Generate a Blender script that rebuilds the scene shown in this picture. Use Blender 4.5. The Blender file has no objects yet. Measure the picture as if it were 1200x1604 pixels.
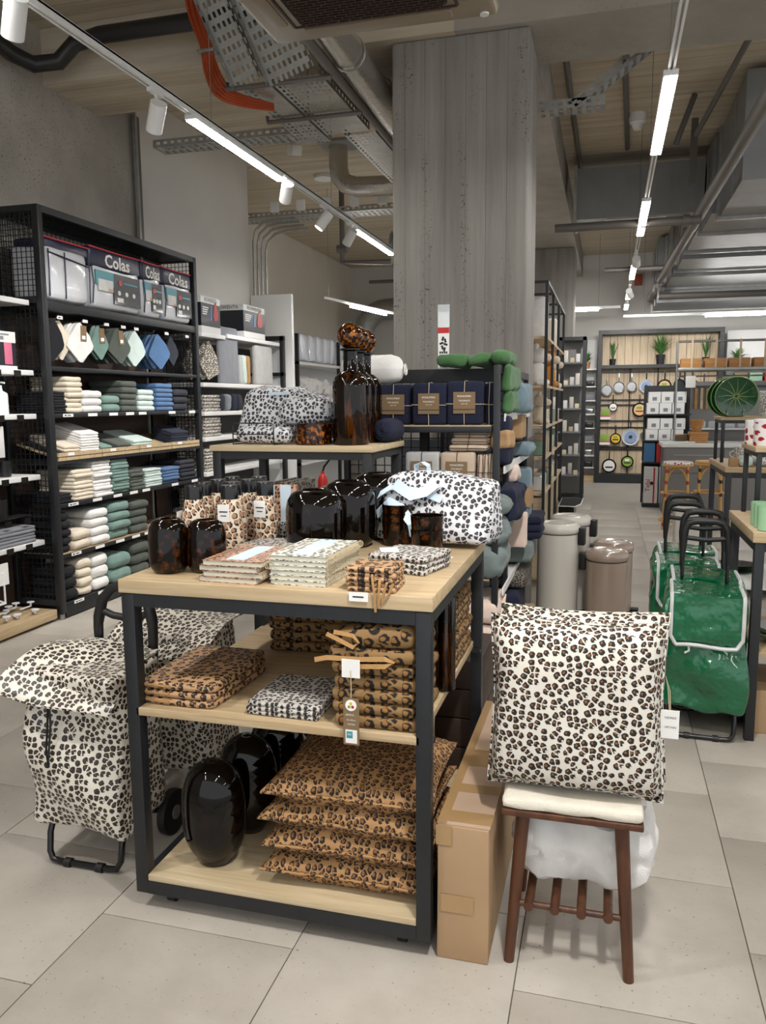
import bpy, math, random
from mathutils import Vector, Matrix, noise
PI=math.pi
rnd=random.Random(11)
scene=bpy.context.scene
C=scene.collection
# ---------------------------------------------------------------- camera, world, exposure
YAW,PIT,ROL=0.271982,0.136502,-0.00755395
F_=Vector((-math.sin(YAW)*math.cos(PIT),math.cos(YAW)*math.cos(PIT),-math.sin(PIT)))
R_=Vector((math.cos(YAW),math.sin(YAW),0)); U_=R_.cross(F_)
c_,s_=math.cos(ROL),math.sin(ROL)
R2,U2=c_*R_+s_*U_,-s_*R_+c_*U_
cam_d=bpy.data.cameras.new('camera'); cam=bpy.data.objects.new('camera',cam_d); C.objects.link(cam)
cam.matrix_world=Matrix(((R2.x,U2.x,-F_.x,0),(R2.y,U2.y,-F_.y,0),(R2.z,U2.z,-F_.z,1.5),(0,0,0,1)))
cam_d.sensor_fit='HORIZONTAL'; cam_d.sensor_width=36; cam_d.lens=1257.9/1200*36
cam_d.clip_start=.05; cam_d.clip_end=100
scene.camera=cam
w=bpy.data.worlds.new('world'); scene.world=w; w.use_nodes=True
w.node_tree.nodes['Background'].inputs[0].default_value=(.93,.96,1,1)
w.node_tree.nodes['Background'].inputs[1].default_value=1.05
vs=scene.view_settings; vs.view_transform='Standard'; vs.look='None'; vs.gamma=1; vs.use_curve_mapping=False
vs.exposure=0.22
LED_POWER=52.0      # emission strength of the linear track lamps
SPOT_POWER=75.0     # watts of each track spot
# ---------------------------------------------------------------- helpers
def lin(h):
    h=h.lstrip('#'); o=[]
    for i in (0,2,4):
        c=int(h[i:i+2],16)/255; o.append(c/12.92 if c<=.04045 else ((c+.055)/1.055)**2.4)
    return (*o,1)
def rot(a=0,b=0,c=0): return Matrix.Rotation(c,4,'Z')@Matrix.Rotation(b,4,'Y')@Matrix.Rotation(a,4,'X')
def tr(x=0,y=0,z=0): return Matrix.Translation((x,y,z))
MAT={}
def newmat(name):
    m=bpy.data.materials.new(name); m.use_nodes=True; nt=m.node_tree
    MAT[name]=m; return m,nt,nt.nodes['Principled BSDF']
def nd(nt,t,ins=None,**kw):
    n=nt.nodes.new(t)
    for k,v in kw.items(): setattr(n,k,v)
    for k,v in (ins or {}).items():
        if hasattr(v,'is_linked') or isinstance(v,bpy.types.NodeSocket): nt.links.new(v,n.inputs[k])
        else: n.inputs[k].default_value=v
    return n
def mix(nt,f,a,b,mode='MIX'):
    n=nt.nodes.new('ShaderNodeMix'); n.data_type='RGBA'; n.blend_type=mode
    for i,v in ((0,f),(6,a),(7,b)):
        if isinstance(v,bpy.types.NodeSocket): nt.links.new(v,n.inputs[i])
        else: n.inputs[i].default_value=v
    return n.outputs[2]
def ramp(nt,f,a,b):
    n=nd(nt,'ShaderNodeMapRange',{0:f,1:a,2:b}); return n.outputs[0]
def math_(nt,op,a,b=0.0):
    n=nt.nodes.new('ShaderNodeMath'); n.operation=op
    for i,v in ((0,a),(1,b)):
        if isinstance(v,bpy.types.NodeSocket): nt.links.new(v,n.inputs[i])
        else: n.inputs[i].default_value=v
    return n.outputs[0]
def coord(nt,kind='Object',sc=(1,1,1)):
    t=nd(nt,'ShaderNodeTexCoord'); m=nd(nt,'ShaderNodeMapping',{0:t.outputs[kind],3:sc}); return m.outputs[0]
def mt(name,col,rough=.5,metal=0,var=0,vs_=6,bump=0,bs=150,coat=0,sheen=0,sc=(1,1,1),emit=0,alpha=1,trans=0):
    m,nt,b=newmat(name); c=lin(col)
    b.inputs['Base Color'].default_value=c; b.inputs['Roughness'].default_value=rough; b.inputs['Metallic'].default_value=metal
    if coat: b.inputs['Coat Weight'].default_value=coat; b.inputs['Coat Roughness'].default_value=.06
    if sheen: b.inputs['Sheen Weight'].default_value=sheen
    if trans: b.inputs['Transmission Weight'].default_value=trans
    if alpha<1: b.inputs['Alpha'].default_value=alpha
    if emit: b.inputs['Emission Color'].default_value=c; b.inputs['Emission Strength'].default_value=emit
    if var or bump: co=coord(nt,'Object',sc)
    if var:
        n=nd(nt,'ShaderNodeTexNoise',{'Vector':co,'Scale':vs_,'Detail':5.0})
        d=tuple(x*(1-var) for x in c[:3])+(1,); l=tuple(min(1,x*(1+var)) for x in c[:3])+(1,)
        nt.links.new(mix(nt,ramp(nt,n.outputs[0],.3,.7),d,l),b.inputs['Base Color'])
    if bump:
        n=nd(nt,'ShaderNodeTexNoise',{'Vector':co,'Scale':bs,'Detail':3.0})
        bp=nd(nt,'ShaderNodeBump',{'Strength':bump,'Distance':.004,'Height':n.outputs[0]})
        nt.links.new(bp.outputs[0],b.inputs['Normal'])
    return m
def leopard(name,base,dark,mid,pitch,rough=.8,coat=0,size=.36,inner=.17,var=.08):
    m,nt,b=newmat(name); s=1/(pitch*.72); size*=1.1
    co=coord(nt,'UV',(s,s,s))
    n1=nd(nt,'ShaderNodeTexNoise',{'Vector':co,'Scale':2.3,'Detail':1.0})
    off=nd(nt,'ShaderNodeVectorMath',{0:n1.outputs[1],1:(.5,.5,.5)},operation='SUBTRACT')
    off2=nd(nt,'ShaderNodeVectorMath',{0:off.outputs[0]},operation='SCALE'); off2.inputs[3].default_value=.3
    p=nd(nt,'ShaderNodeVectorMath',{0:co,1:off2.outputs[0]},operation='ADD').outputs[0]
    v=nd(nt,'ShaderNodeTexVoronoi',{'Vector':p,'Scale':1.0,'Randomness':.8},voronoi_dimensions='2D')
    p2=nd(nt,'ShaderNodeVectorMath',{0:p,1:(.13,-.09,0)},operation='ADD').outputs[0]
    v2=nd(nt,'ShaderNodeTexVoronoi',{'Vector':p2,'Scale':1.0,'Randomness':.8},voronoi_dimensions='2D')
    sep=nd(nt,'ShaderNodeSeparateColor',{0:v.outputs['Color']})
    thr=math_(nt,'ADD',math_(nt,'MULTIPLY',sep.outputs[0],.14),size-.07)
    e=math_(nt,'SUBTRACT',v.outputs['Distance'],thr); mask=ramp(nt,e,.03,-.03)
    ve=nd(nt,'ShaderNodeTexVoronoi',{'Vector':p,'Scale':1.0,'Randomness':.8},voronoi_dimensions='2D',feature='DISTANCE_TO_EDGE')
    mask=math_(nt,'MULTIPLY',mask,ramp(nt,ve.outputs['Distance'],.055,.1))
    e2=math_(nt,'SUBTRACT',v2.outputs['Distance'],math_(nt,'MULTIPLY',thr,inner/.42)); mask2=ramp(nt,e2,.03,-.03)
    bc=lin(base); nz=nd(nt,'ShaderNodeTexNoise',{'Vector':co,'Scale':.35,'Detail':3.0})
    bcol=mix(nt,ramp(nt,nz.outputs[0],.3,.7),tuple(x*(1-var) for x in bc[:3])+(1,),bc)
    p3=nd(nt,'ShaderNodeVectorMath',{0:p,1:(-.26,.16,0)},operation='ADD').outputs[0]
    v3=nd(nt,'ShaderNodeTexVoronoi',{'Vector':p3,'Scale':1.0,'Randomness':.8},voronoi_dimensions='2D')
    notch=math_(nt,'MULTIPLY',ramp(nt,v3.outputs['Distance'],.15,.09),math_(nt,'GREATER_THAN',sep.outputs[1],.45))
    mask=math_(nt,'MULTIPLY',mask,math_(nt,'SUBTRACT',1.0,notch))
    col=mix(nt,mask,bcol,lin(dark)); col=mix(nt,math_(nt,'MULTIPLY',mask,mask2),col,lin(mid))
    nt.links.new(col,b.inputs['Base Color']); b.inputs['Roughness'].default_value=rough
    if coat: b.inputs['Coat Weight'].default_value=coat; b.inputs['Coat Roughness'].default_value=.2
    return m
def stone(name,a,b_,rough,scale,kind):
    # cast concrete: 'cast' smooth with pits, 'board' grain along x of the boards, 'vert' upright board joints and pits
    m,nt,b=newmat(name)
    st={'cast':(1,1,1),'board':(.5,7,7),'vert':(6,6,.35)}[kind]
    co=coord(nt,'Object'); cs=coord(nt,'Object',st)
    n=nd(nt,'ShaderNodeTexNoise',{'Vector':cs,'Scale':scale,'Detail':8.0,'Roughness':.62})
    n2=nd(nt,'ShaderNodeTexNoise',{'Vector':co,'Scale':.9,'Detail':4.0})
    col=mix(nt,ramp(nt,n.outputs[0],.32,.68),lin(a),lin(b_))
    col=mix(nt,ramp(nt,n2.outputs[0],.35,.7),col,mix(nt,.45,col,lin(a)))
    h=n.outputs[0]
    if kind!='cast':
        sp=nd(nt,'ShaderNodeSeparateXYZ',{0:co})
        ax=sp.outputs[1] if kind=='board' else sp.outputs[0]
        fr=math_(nt,'FRACT',math_(nt,'MULTIPLY',ax,7.5)); ed=math_(nt,'ABSOLUTE',math_(nt,'SUBTRACT',fr,.5))
        line=ramp(nt,ed,.47,.5)
        col=mix(nt,math_(nt,'MULTIPLY',line,.6 if kind=='board' else .22),col,lin('#3a352d'))
        fl=nd(nt,'ShaderNodeTexWhiteNoise',{1:math_(nt,'FLOOR',math_(nt,'MULTIPLY',ax,7.5))},noise_dimensions='1D')
        col=mix(nt,math_(nt,'MULTIPLY',fl.outputs[0],.22),col,lin(a))
        h=math_(nt,'SUBTRACT',h,line)
    pv=nd(nt,'ShaderNodeTexNoise',{'Vector':co,'Scale':70.0,'Detail':2.0})
    pn=nd(nt,'ShaderNodeTexNoise',{'Vector':coord(nt,'Object',(5,5,.5) if kind=='vert' else (1,1,1)),'Scale':1.6,'Detail':3.0})
    pit=math_(nt,'MULTIPLY',ramp(nt,pv.outputs[0],.62,.7),ramp(nt,pn.outputs[0],.5,.62))
    if kind!='board':
        col=mix(nt,math_(nt,'MULTIPLY',pit,.75),col,lin('#2e2a25'))
        h=math_(nt,'SUBTRACT',h,pit)
    nt.links.new(col,b.inputs['Base Color']); b.inputs['Roughness'].default_value=rough
    bp=nd(nt,'ShaderNodeBump',{'Strength':.5,'Distance':.008,'Height':h}); nt.links.new(bp.outputs[0],b.inputs['Normal'])
    return m
def oak(name,a,b_,axis='x',rough=.5):
    m,nt,b=newmat(name); st=(2.2,38,38) if axis=='x' else ((38,2.2,38) if axis=='y' else (38,38,2.2))
    cs=coord(nt,'Object',st)
    n=nd(nt,'ShaderNodeTexNoise',{'Vector':cs,'Scale':1.2,'Detail':7.0,'Roughness':.6,'Distortion':.4})
    nt.links.new(mix(nt,ramp(nt,n.outputs[0],.3,.72),lin(a),lin(b_)),b.inputs['Base Color']); b.inputs['Roughness'].default_value=rough
    bp=nd(nt,'ShaderNodeBump',{'Strength':.15,'Distance':.002,'Height':n.outputs[0]}); nt.links.new(bp.outputs[0],b.inputs['Normal'])
    return m
def tortoise(name,dark,amber,thr,sc=22,stretch=(1,1,.45)):
    m,nt,b=newmat(name); co=coord(nt,'Object',stretch)
    n=nd(nt,'ShaderNodeTexNoise',{'Vector':co,'Scale':sc,'Detail':4.0,'Roughness':.65,'Distortion':.25})
    sp=nd(nt,'ShaderNodeTexNoise',{'Vector':co,'Scale':5.0,'Detail':2.0})
    f=math_(nt,'MULTIPLY',ramp(nt,n.outputs[0],thr,thr+.16),ramp(nt,sp.outputs[0],.35,.6))
    nt.links.new(mix(nt,f,lin(dark),lin(amber)),b.inputs['Base Color'])
    b.inputs['Roughness'].default_value=.05; b.inputs['Specular IOR Level'].default_value=.38
    return m
class MB:
    def __init__(s): s.v=[]; s.f=[]; s.uv={}
    def add(s,vs_,fs,M=None):
        o=len(s.v); s.v+= [tuple(M@Vector(p)) for p in vs_] if M else [tuple(p) for p in vs_]
        s.f+= [tuple(i+o for i in q) for q in fs]; return s
    def box(s,x0,x1,y0,y1,z0,z1,M=None):
        return s.add([(x,y,z) for x in (x0,x1) for y in (y0,y1) for z in (z0,z1)],[(0,1,3,2),(4,6,7,5),(0,4,5,1),(2,3,7,6),(0,2,6,4),(1,5,7,3)],M)
    def cbox(s,c,d,M=None): return s.box(c[0]-d[0]/2,c[0]+d[0]/2,c[1]-d[1]/2,c[1]+d[1]/2,c[2]-d[2]/2,c[2]+d[2]/2,M)
    def rbox(s,x0,x1,y0,y1,z0,z1,r,M=None,amp=0,seed=0,mid=1,freq=9,fn=None):
        r=min(r,(x1-x0)/2.02,(y1-y0)/2.02,(z1-z0)/2.02)
        def ax(a,b):
            L=[a,a+.3*r,a+r]; n=mid
            L+=[a+r+(b-a-2*r)*(i+1)/(n+1) for i in range(n)]; return L+[b-r,b-.3*r,b]
        A=[ax(x0,x1),ax(y0,y1),ax(z0,z1)]; N=[len(q)-1 for q in A]; idx={}; vs_=[]; fs=[]
        lo=(x0+r,y0+r,z0+r); hi=(x1-r,y1-r,z1-r)
        def vid(i,j,k):
            if (i,j,k) not in idx:
                p=Vector((A[0][i],A[1][j],A[2][k])); q=Vector([min(max(p[t],lo[t]),hi[t]) for t in range(3)]); d=p-q
                if d.length>1e-9: p=q+d.normalized()*r
                if amp: p=p+noise.noise_vector(p*freq+Vector((seed*3.1,seed*1.7,seed)))*amp
                if fn: p=fn(p)
                idx[(i,j,k)]=len(vs_); vs_.append(p)
            return idx[(i,j,k)]
        for a,b,c in ((0,1,2),(1,2,0),(2,0,1)):
            for side in (0,N[c]):
                for i in range(N[a]):
                    for j in range(N[b]):
                        q=[]
                        for (u,v) in ((i,j),(i+1,j),(i+1,j+1),(i,j+1)):
                            t=[0,0,0]; t[a]=u; t[b]=v; t[c]=side; q.append(vid(*t))
                        fs.append(tuple(q) if side else tuple(reversed(q)))
        return s.add(vs_,fs,M)
    def cyl(s,p0,p1,r0,r1=None,n=12,M=None,cap=True):
        r1=r0 if r1 is None else r1; p0=Vector(p0); p1=Vector(p1); d=(p1-p0).normalized()
        a=d.orthogonal().normalized(); b=d.cross(a); vs_=[];
        for p,r in ((p0,r0),(p1,r1)):
            for i in range(n): t=2*PI*i/n; vs_.append(p+(a*math.cos(t)+b*math.sin(t))*r)
        fs=[(i,(i+1)%n,n+(i+1)%n,n+i) for i in range(n)]
        if cap: fs+=[tuple(reversed(range(n))),tuple(range(n,2*n))]
        return s.add(vs_,fs,M)
    def tube(s,pts,r,n=8,M=None,closed=False,flat=None):
        P=[Vector(p) for p in pts]; m=len(P); vs_=[]; fs=[]; a=None
        for i in range(m):
            if closed: d=(P[(i+1)%m]-P[i-1]).normalized()
            else: d=(P[min(i+1,m-1)]-P[max(i-1,0)]).normalized()
            if a is None: a=d.orthogonal().normalized()
            a=(a-d*a.dot(d)).normalized(); b=d.cross(a)
            rr=r[i] if isinstance(r,(list,tuple)) else r
            for k in range(n):
                t=2*PI*k/n; vs_.append(P[i]+a*math.cos(t)*rr+b*math.sin(t)*rr)
        for i in range(m if closed else m-1):
            for k in range(n): fs.append((i*n+k,i*n+(k+1)%n,((i+1)%m)*n+(k+1)%n,((i+1)%m)*n+k))
        if not closed: fs+=[tuple(reversed(range(n))),tuple(range((m-1)*n,m*n))]
        return s.add(vs_,fs,M)
    def lathe(s,prof,n=24,M=None,cap=True):
        vs_=[];fs=[]; o=len(s.v); m=len(prof)
        for r,z in prof:
            for i in range(n): t=2*PI*i/n; vs_.append((r*math.cos(t),r*math.sin(t),z))
        for j in range(m-1):
            for i in range(n): fs.append((j*n+i,j*n+(i+1)%n,(j+1)*n+(i+1)%n,(j+1)*n+i))
        if cap and prof[0][0]>1e-6: fs.append(tuple(reversed(range(n))))
        if cap and prof[-1][0]>1e-6: fs.append(tuple(range((m-1)*n,m*n)))
        return s.add(vs_,fs,M)
    def prism(s,poly,z0,z1,M=None):
        n=len(poly); vs_=[(x,y,z0) for x,y in poly]+[(x,y,z1) for x,y in poly]
        return s.add(vs_,[(i,(i+1)%n,n+(i+1)%n,n+i) for i in range(n)]+[tuple(reversed(range(n))),tuple(range(n,2*n))],M)
    def grid(s,nu,nv,fn,M=None,thick=0):
        # a sheet given by fn(u,v)
        vs_=[Vector(fn(i/nu,j/nv)) for i in range(nu+1) for j in range(nv+1)]
        fs=[(i*(nv+1)+j,(i+1)*(nv+1)+j,(i+1)*(nv+1)+j+1,i*(nv+1)+j+1) for i in range(nu) for j in range(nv)]
        return s.add(vs_,fs,M)
    def mesh(s,name,mat,uv=None,sharp=38,uvo=(0,0)):
        me=bpy.data.meshes.new(name); me.from_pydata(s.v,[],s.f)
        me.materials.append(mat)
        if sharp is not None:
            me.shade_smooth(); me.set_sharp_from_angle(angle=math.radians(sharp))
        if uv:
            L=me.uv_layers.new(name='uv').data; ox,oy=uvo
            for p in me.polygons:
                nx,ny,nz=(abs(t) for t in p.normal)
                for li in p.loop_indices:
                    c=me.vertices[me.loops[li].vertex_index].co
                    if uv=='cyl' and nz<.8:
                        fc=p.center; a0=math.atan2(fc.y,fc.x); a=math.atan2(c.y,c.x)
                        if a-a0>PI: a-=2*PI
                        if a-a0<-PI: a+=2*PI
                        q=(a*.045,c.z)
                    elif nz>=nx and nz>=ny: q=(c.x,c.y)
                    elif ny>=nx: q=(c.x,c.z)
                    else: q=(c.y+.37,c.z)
                    L[li].uv=(q[0]+ox,q[1]+oy)
        return me
    def build(s,name,mat,parent=None,uv=None,sharp=38,loc=None,rz=0,rt=None,uvo=None):
        m=MAT[mat] if isinstance(mat,str) else mat
        if uv is None and m.name.startswith('leo'): uv='box'
        if uvo is None: uvo=(rnd.random()*3,rnd.random()*3) if uv else (0,0)
        o=bpy.data.objects.new(name,s.mesh(name,m,uv,sharp,uvo)); C.objects.link(o)
        if parent: o.parent=parent
        if loc is not None: o.location=loc
        if rt is not None: o.rotation_euler=rt
        elif rz: o.rotation_euler=(0,0,rz)
        return o
LABELS={}
def tag(o,label,cat,group=None):
    o['label']=label; o['category']=cat
    if group: o['group']=group
    LABELS.setdefault(label,[]).append(group); return o
def thing(name,label,cat,loc=(0,0,0),rz=0,group=None,rt=None):
    o=bpy.data.objects.new(name,None); C.objects.link(o); o.empty_display_size=.05; o.location=loc; o.rotation_euler=rt or (0,0,rz)
    return tag(o,label,cat,group)
def one(mb,name,mat,label,cat,loc=(0,0,0),rz=0,group=None,uv=None,rt=None,sharp=38):
    return tag(mb.build(name,mat,None,uv,sharp,loc,rz,rt),label,cat,group)
def struct(o): o['kind']='structure'; return o
def stuff(o): o['kind']='stuff'; return o
def part(mesh_owner,name,parent,loc=(0,0,0),rz=0,rt=None):
    # another part that shares the mesh of one already built
    o=bpy.data.objects.new(name,mesh_owner.data); C.objects.link(o); o.parent=parent; o.location=loc; o.rotation_euler=rt or (0,0,rz); return o
def dup(root,label,loc,rz=0,group=None,rt=None):
    r=root.copy(); C.objects.link(r); r.location=loc; r.rotation_euler=rt or (0,0,rz); tag(r,label,root['category'],group or root.get('group'))
    for ch in list(root.children):
        c=ch.copy(); C.objects.link(c); c.parent=r
        for g in ch.children:
            d=g.copy(); C.objects.link(d); d.parent=c
    return r
def text(s,size,mat,parent,loc,rt=(PI/2,0,0),mirror=False,name='lettering',bold=0,width=1,align='CENTER'):
    cu=bpy.data.curves.new('t','FONT'); cu.body=s; cu.size=size; cu.align_x=align; cu.align_y='CENTER'; cu.resolution_u=2; cu.offset=bold
    to=bpy.data.objects.new('t',cu); me=bpy.data.meshes.new_from_object(to); bpy.data.objects.remove(to); bpy.data.curves.remove(cu)
    me.name=name; me.transform(Matrix.Diagonal((-width if mirror else width,1,1,1)))
    if mirror: me.flip_normals()
    me.materials.clear(); me.materials.append(MAT[mat])
    o=bpy.data.objects.new(name,me); C.objects.link(o); o.parent=parent; o.location=loc; o.rotation_euler=rt; return o
def smooth(pts,n=5):
    P=[Vector(p) for p in pts]; P=[P[0]*2-P[1]]+P+[P[-1]*2-P[-2]]; o=[]
    for i in range(1,len(P)-2):
        for k in range(n):
            t=k/n; a,b,c,d=P[i-1:i+3]; o.append(.5*((2*b)+(c-a)*t+(2*a-5*b+4*c-d)*t*t+(3*b-a-3*c+d)*t**3))
    return o+[P[-2]]
def ribbon(pts,wv,w,th=.002):
    m=MB(); P=[Vector(p) for p in pts]; vs_=[]; fs=[]; n=len(P)
    for i,p in enumerate(P):
        d=(P[min(i+1,n-1)]-P[max(i-1,0)]).normalized(); a=(Vector(wv)-d*Vector(wv).dot(d)).normalized(); b=d.cross(a)
        vs_+=[p+a*w/2+b*th/2,p-a*w/2+b*th/2,p-a*w/2-b*th/2,p+a*w/2-b*th/2]
    for i in range(n-1):
        for k in range(4): fs.append((i*4+k,i*4+(k+1)%4,i*4+4+(k+1)%4,i*4+4+k))
    fs+=[(3,2,1,0),(n*4-4,n*4-3,n*4-2,n*4-1)]
    return m.add(vs_,fs)
ORD=['topmost','second from top','third from top','fourth from top','fifth from top','sixth from top','seventh from top','eighth from top','ninth from top','tenth from top','eleventh from top','twelfth from top','thirteenth from top']
# ---------------------------------------------------------------- materials
mt('black','#1b1d20',.45,.0,var=.15,vs_=30); mt('blackgloss','#141416',.22); mt('blackrub','#161616',.5)
mt('white','#e4e4e2',.5); mt('whiteshelf','#dedddb',.45); mt('paint','#cfccc6',.8,var=.03,vs_=2); mt('paintwarm','#d2cabc',.85,var=.03,vs_=2)
mt('steel','#9b9b99',.33,.9); mt('galv','#a3a39f',.42,.65,var=.12,vs_=12); mt('ductgrey','#8f9090',.45,.6,var=.08,vs_=5); mt('pipegrey','#6a6560',.5,.3)
mt('foil','#c2beb6',.25,.9,bump=.8,bs=40); mt('orange','#a8451f',.5); mt('red','#b3221c',.4); mt('acpaint','#8b7d69',.45)
mt('darkhole','#0c0b0a',.9); mt('pvc','#201f1e',.4)
mt('led','#ffffff',.5,emit=LED_POWER); MAT['led'].node_tree.nodes['Principled BSDF'].inputs['Emission Color'].default_value=(1,.975,.94,1)
mt('spotface','#fff3e0',.5,emit=6)
stone('concrete_cast','#938d84','#aca69d',.8,2.2,'cast'); stone('concrete_board','#b0a48f','#d8ccb6',.8,1.4,'board'); stone('concrete_column','#807c76','#a39e97',.75,2.0,'vert')
oak('oak','#a98f69','#c9b492','x'); oak('oaky','#a98f69','#c9b492','y'); oak('ash','#b39c78','#d0bf9f','x'); oak('walnut','#3a2113','#633a20','z',.42); oak('plank','#b8a183','#d6c4a8','z',.6); oak('crate','#a5713f','#c79458','x',.6)
leopard('leo_white','#d8d2c6','#1c1815','#7b5334',.027,size=.40,inner=.15)
leopard('leo_bag','#e6dfd0','#2b2420','#5d4028',.029,rough=.38,size=.39,inner=.12)
leopard('leo_cool','#d9dadd','#2a262a','#54484a',.028,rough=.6,size=.37,inner=.14)
leopard('leo_tan','#ab8254','#1b130d','#7d5530',.027,size=.42,inner=.2)
leopard('leo_brown','#8b6b41','#120d09','#8f6432',.05,size=.37,inner=.2)
leopard('leo_sleeve','#bd956c','#221711','#8a6340',.034,rough=.55,size=.37,inner=.13)
leopard('leo_grey','#c4bfb8','#26211f','#4a423d',.022,size=.36,inner=.1)
leopard('leo_bottle','#ecdcc4','#17110e','#b58463',.034,rough=.3,size=.44,inner=.26)
leopard('leo_book','#e4e2d6','#22201f','#3c3835',.026,rough=.4,size=.3,inner=.08)
leopard('leo_booktan','#cda084','#2b1b13','#8a5c44',.024,rough=.4,size=.33,inner=.14)
leopard('leo_dark','#6d655a','#221d1a','#3c352f',.024,size=.36,inner=.1)
leopard('leo_dots','#eceae6','#2a2c30','#2a2c30',.016,rough=.35,size=.3,inner=.05)
leopard('leo_red','#ece8e4','#a51e2a','#a51e2a',.055,rough=.3,size=.27,inner=.05,var=.02)
tortoise('tort','#0b0502','#5c2d09',.53,38,(1,1,.6)); tortoise('tortdark','#070403','#331805',.6,22); tortoise('tortamber','#1d0b03','#b8691a',.5,55,(1,1,1)); tortoise('tortrib','#0c0502','#4f2a0b',.52,36,(1,1,.15))
def cloth(n,c,**k): return mt(n,c,.95,bump=.5,bs=260,var=.07,vs_=14,sheen=.0 if n in('c_black','c_navy','c_char','c_denim') else .12,**k)
for n,c in dict(c_white='#e3e1dd',c_cream='#d9cdb9',c_black='#15161b',c_sage='#6f8a82',c_olive='#4a5048',c_mint='#c3d2cc',c_blue='#4b6c94',c_char='#2b2d36',c_navy='#161a31',c_denim='#232838',c_green='#41683d',c_quilt='#66716f',c_rose='#d3bdb0',c_sand='#bba793',c_grey='#7d7f85',c_ltgrey='#b3b2b0',c_stripe='#d6c9b6',c_teal='#687c86',c_tan='#a98250',c_boucle='#ddd6c6').items(): cloth(n,c)
mt('kraft','#a5835c',.75,var=.06,vs_=9); mt('cardboard','#a88a68',.72,var=.05,vs_=6); mt('cardflap','#b59a82',.72,var=.05,vs_=6); mt('tape','#a5855c',.15,coat=.5)
mt('paper','#e9e8e4',.7); mt('paperblue','#c9dbe8',.6); mt('ink','#26262a',.7); mt('inkwhite','#f1eee8',.7); mt('pages','#c9c6b4',.8,sc=(1,1,60),var=.1,vs_=8)
mt('tag_brown','#7c6548',.75); mt('string','#c9b99b',.9); mt('stringdark','#3a332b',.9)
mt('navybag','#191c38',.35); mt('bagwhite','#d2d4d8',.2,coat=.6,bump=.5,bs=18); mt('bagteal','#3d8f9b',.3,coat=.5); mt('bagblack','#22242b',.25,coat=.5); mt('bagred','#c23a45',.4); mt('skin','#caa890',.5)
mt('vinylgreen','#035c38',.16,coat=.5,bump=1.0,bs=7); next(n for n in MAT['vinylgreen'].node_tree.nodes if n.type=='BUMP').inputs['Distance'].default_value=.05; mt('vinyltrim','#c8cac8',.4)
mt('binwhite','#cfc9bf',.25,coat=.4); mt('bintaupe','#9c8a7c',.2,coat=.5); mt('plastic','#e9e9ea',.3); mt('film','#dfe3ea',.15,coat=.6,bump=.6,bs=22)
mt('leaf','#4c7a38',.5,var=.25,vs_=20); mt('leafdark','#356030',.5,var=.25,vs_=20); mt('terracotta','#b07a55',.7); mt('potblack','#1c1c1e',.4)
mt('panblack','#1b1b1d',.3); mt('pansteel','#a9a9aa',.22,.9); mt('panwhite','#d7dbe2',.3); mt('panblue','#7f93b2',.4); mt('pangreen','#7fa03c',.5); mt('panyellow','#d9b32f',.5); mt('panpink','#c96a86',.5); mt('panbeige','#cfae80',.6)
mt('rattan','#c89a57',.5); mt('rattanred','#a23a24',.5); mt('greenglass','#9fc9a0',.2,coat=.4); mt('plategreen','#174a2b',.15,coat=.6,bump=.9,bs=35); mt('platerim','#7f9a5a',.2,coat=.5)
mt('boxdark','#1d1f26',.35,coat=.2); mt('boxred','#a5281e',.4); mt('boxwhite','#d9d9d7',.5); mt('boxblue','#3b6a94',.4); mt('soapcream','#dccfae',.5); mt('greymetal','#7d7b78',.4,.4); mt('clad','#3f4043',.25,.8)
mt('glassy','#dfe6ea',.08,alpha=.35,coat=.5); mt('orangeplush','#b97f35',.95); mt('browndark','#3b2a22',.6); mt('jade','#7f9c86',.6); mt('floorfield','#a9a49b',.4,var=.06,vs_=3)
# ================================================================ the room
def floor_mat():
    m,nt,b=newmat('tile'); co=coord(nt,'Object'); oi=nd(nt,'ShaderNodeObjectInfo')
    p=nd(nt,'ShaderNodeVectorMath',{0:co,1:oi.outputs['Location']},operation='ADD').outputs[0]
    n=nd(nt,'ShaderNodeTexNoise',{'Vector':p,'Scale':3.5,'Detail':6.0,'Roughness':.6}); n2=nd(nt,'ShaderNodeTexNoise',{'Vector':p,'Scale':90.0,'Detail':2.0})
    col=mix(nt,ramp(nt,n.outputs[0],.3,.7),lin('#aaa398'),lin('#c1bab0'))
    col=mix(nt,math_(nt,'MULTIPLY',oi.outputs['Random'],.35),col,lin('#aba397'))
    col=mix(nt,ramp(nt,n2.outputs[0],.68,.74),col,lin('#7d776e'))
    nt.links.new(col,b.inputs['Base Color'])
    nt.links.new(nd(nt,'ShaderNodeMapRange',{0:n.outputs[0],1:.3,2:.7,3:.34,4:.5}).outputs[0],b.inputs['Roughness'])
    b.inputs['Specular IOR Level'].default_value=.35
    bp=nd(nt,'ShaderNodeBump',{'Strength':.08,'Distance':.002,'Height':n2.outputs[0]}); nt.links.new(bp.outputs[0],b.inputs['Normal'])
floor_mat(); mt('grout','#6f695f',.9)
floor=struct(MB().box(-5.3,9,-3,16.2,-.2,-.004).build('floor','grout',sharp=None))
TS,TL=.6066,.6115
tb=MB().rbox(-TS/2+.0016,TS/2-.0016,-TL/2+.0016,TL/2-.0016,-.0045,0,.0012,mid=0)
first=None
for i in range(-7,6):
    x=-.191+(i+.5)*TS
    for k in range(-2,16):
        y=1.896+(k+.5)*TL+(TL/2 if i%2 else 0)
        if x-TS/2<-4.05 and y<9 and x<-4.2: continue
        if first is None: first=tb.build('tile','tile',floor,loc=(x,y,0))
        else: part(first,'tile',floor,(x,y,0))
stuff(MB().box(-5.3,9,11.2,16.2,-.0045,-.0006).build('far_tile','floorfield',floor,sharp=None))
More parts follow.
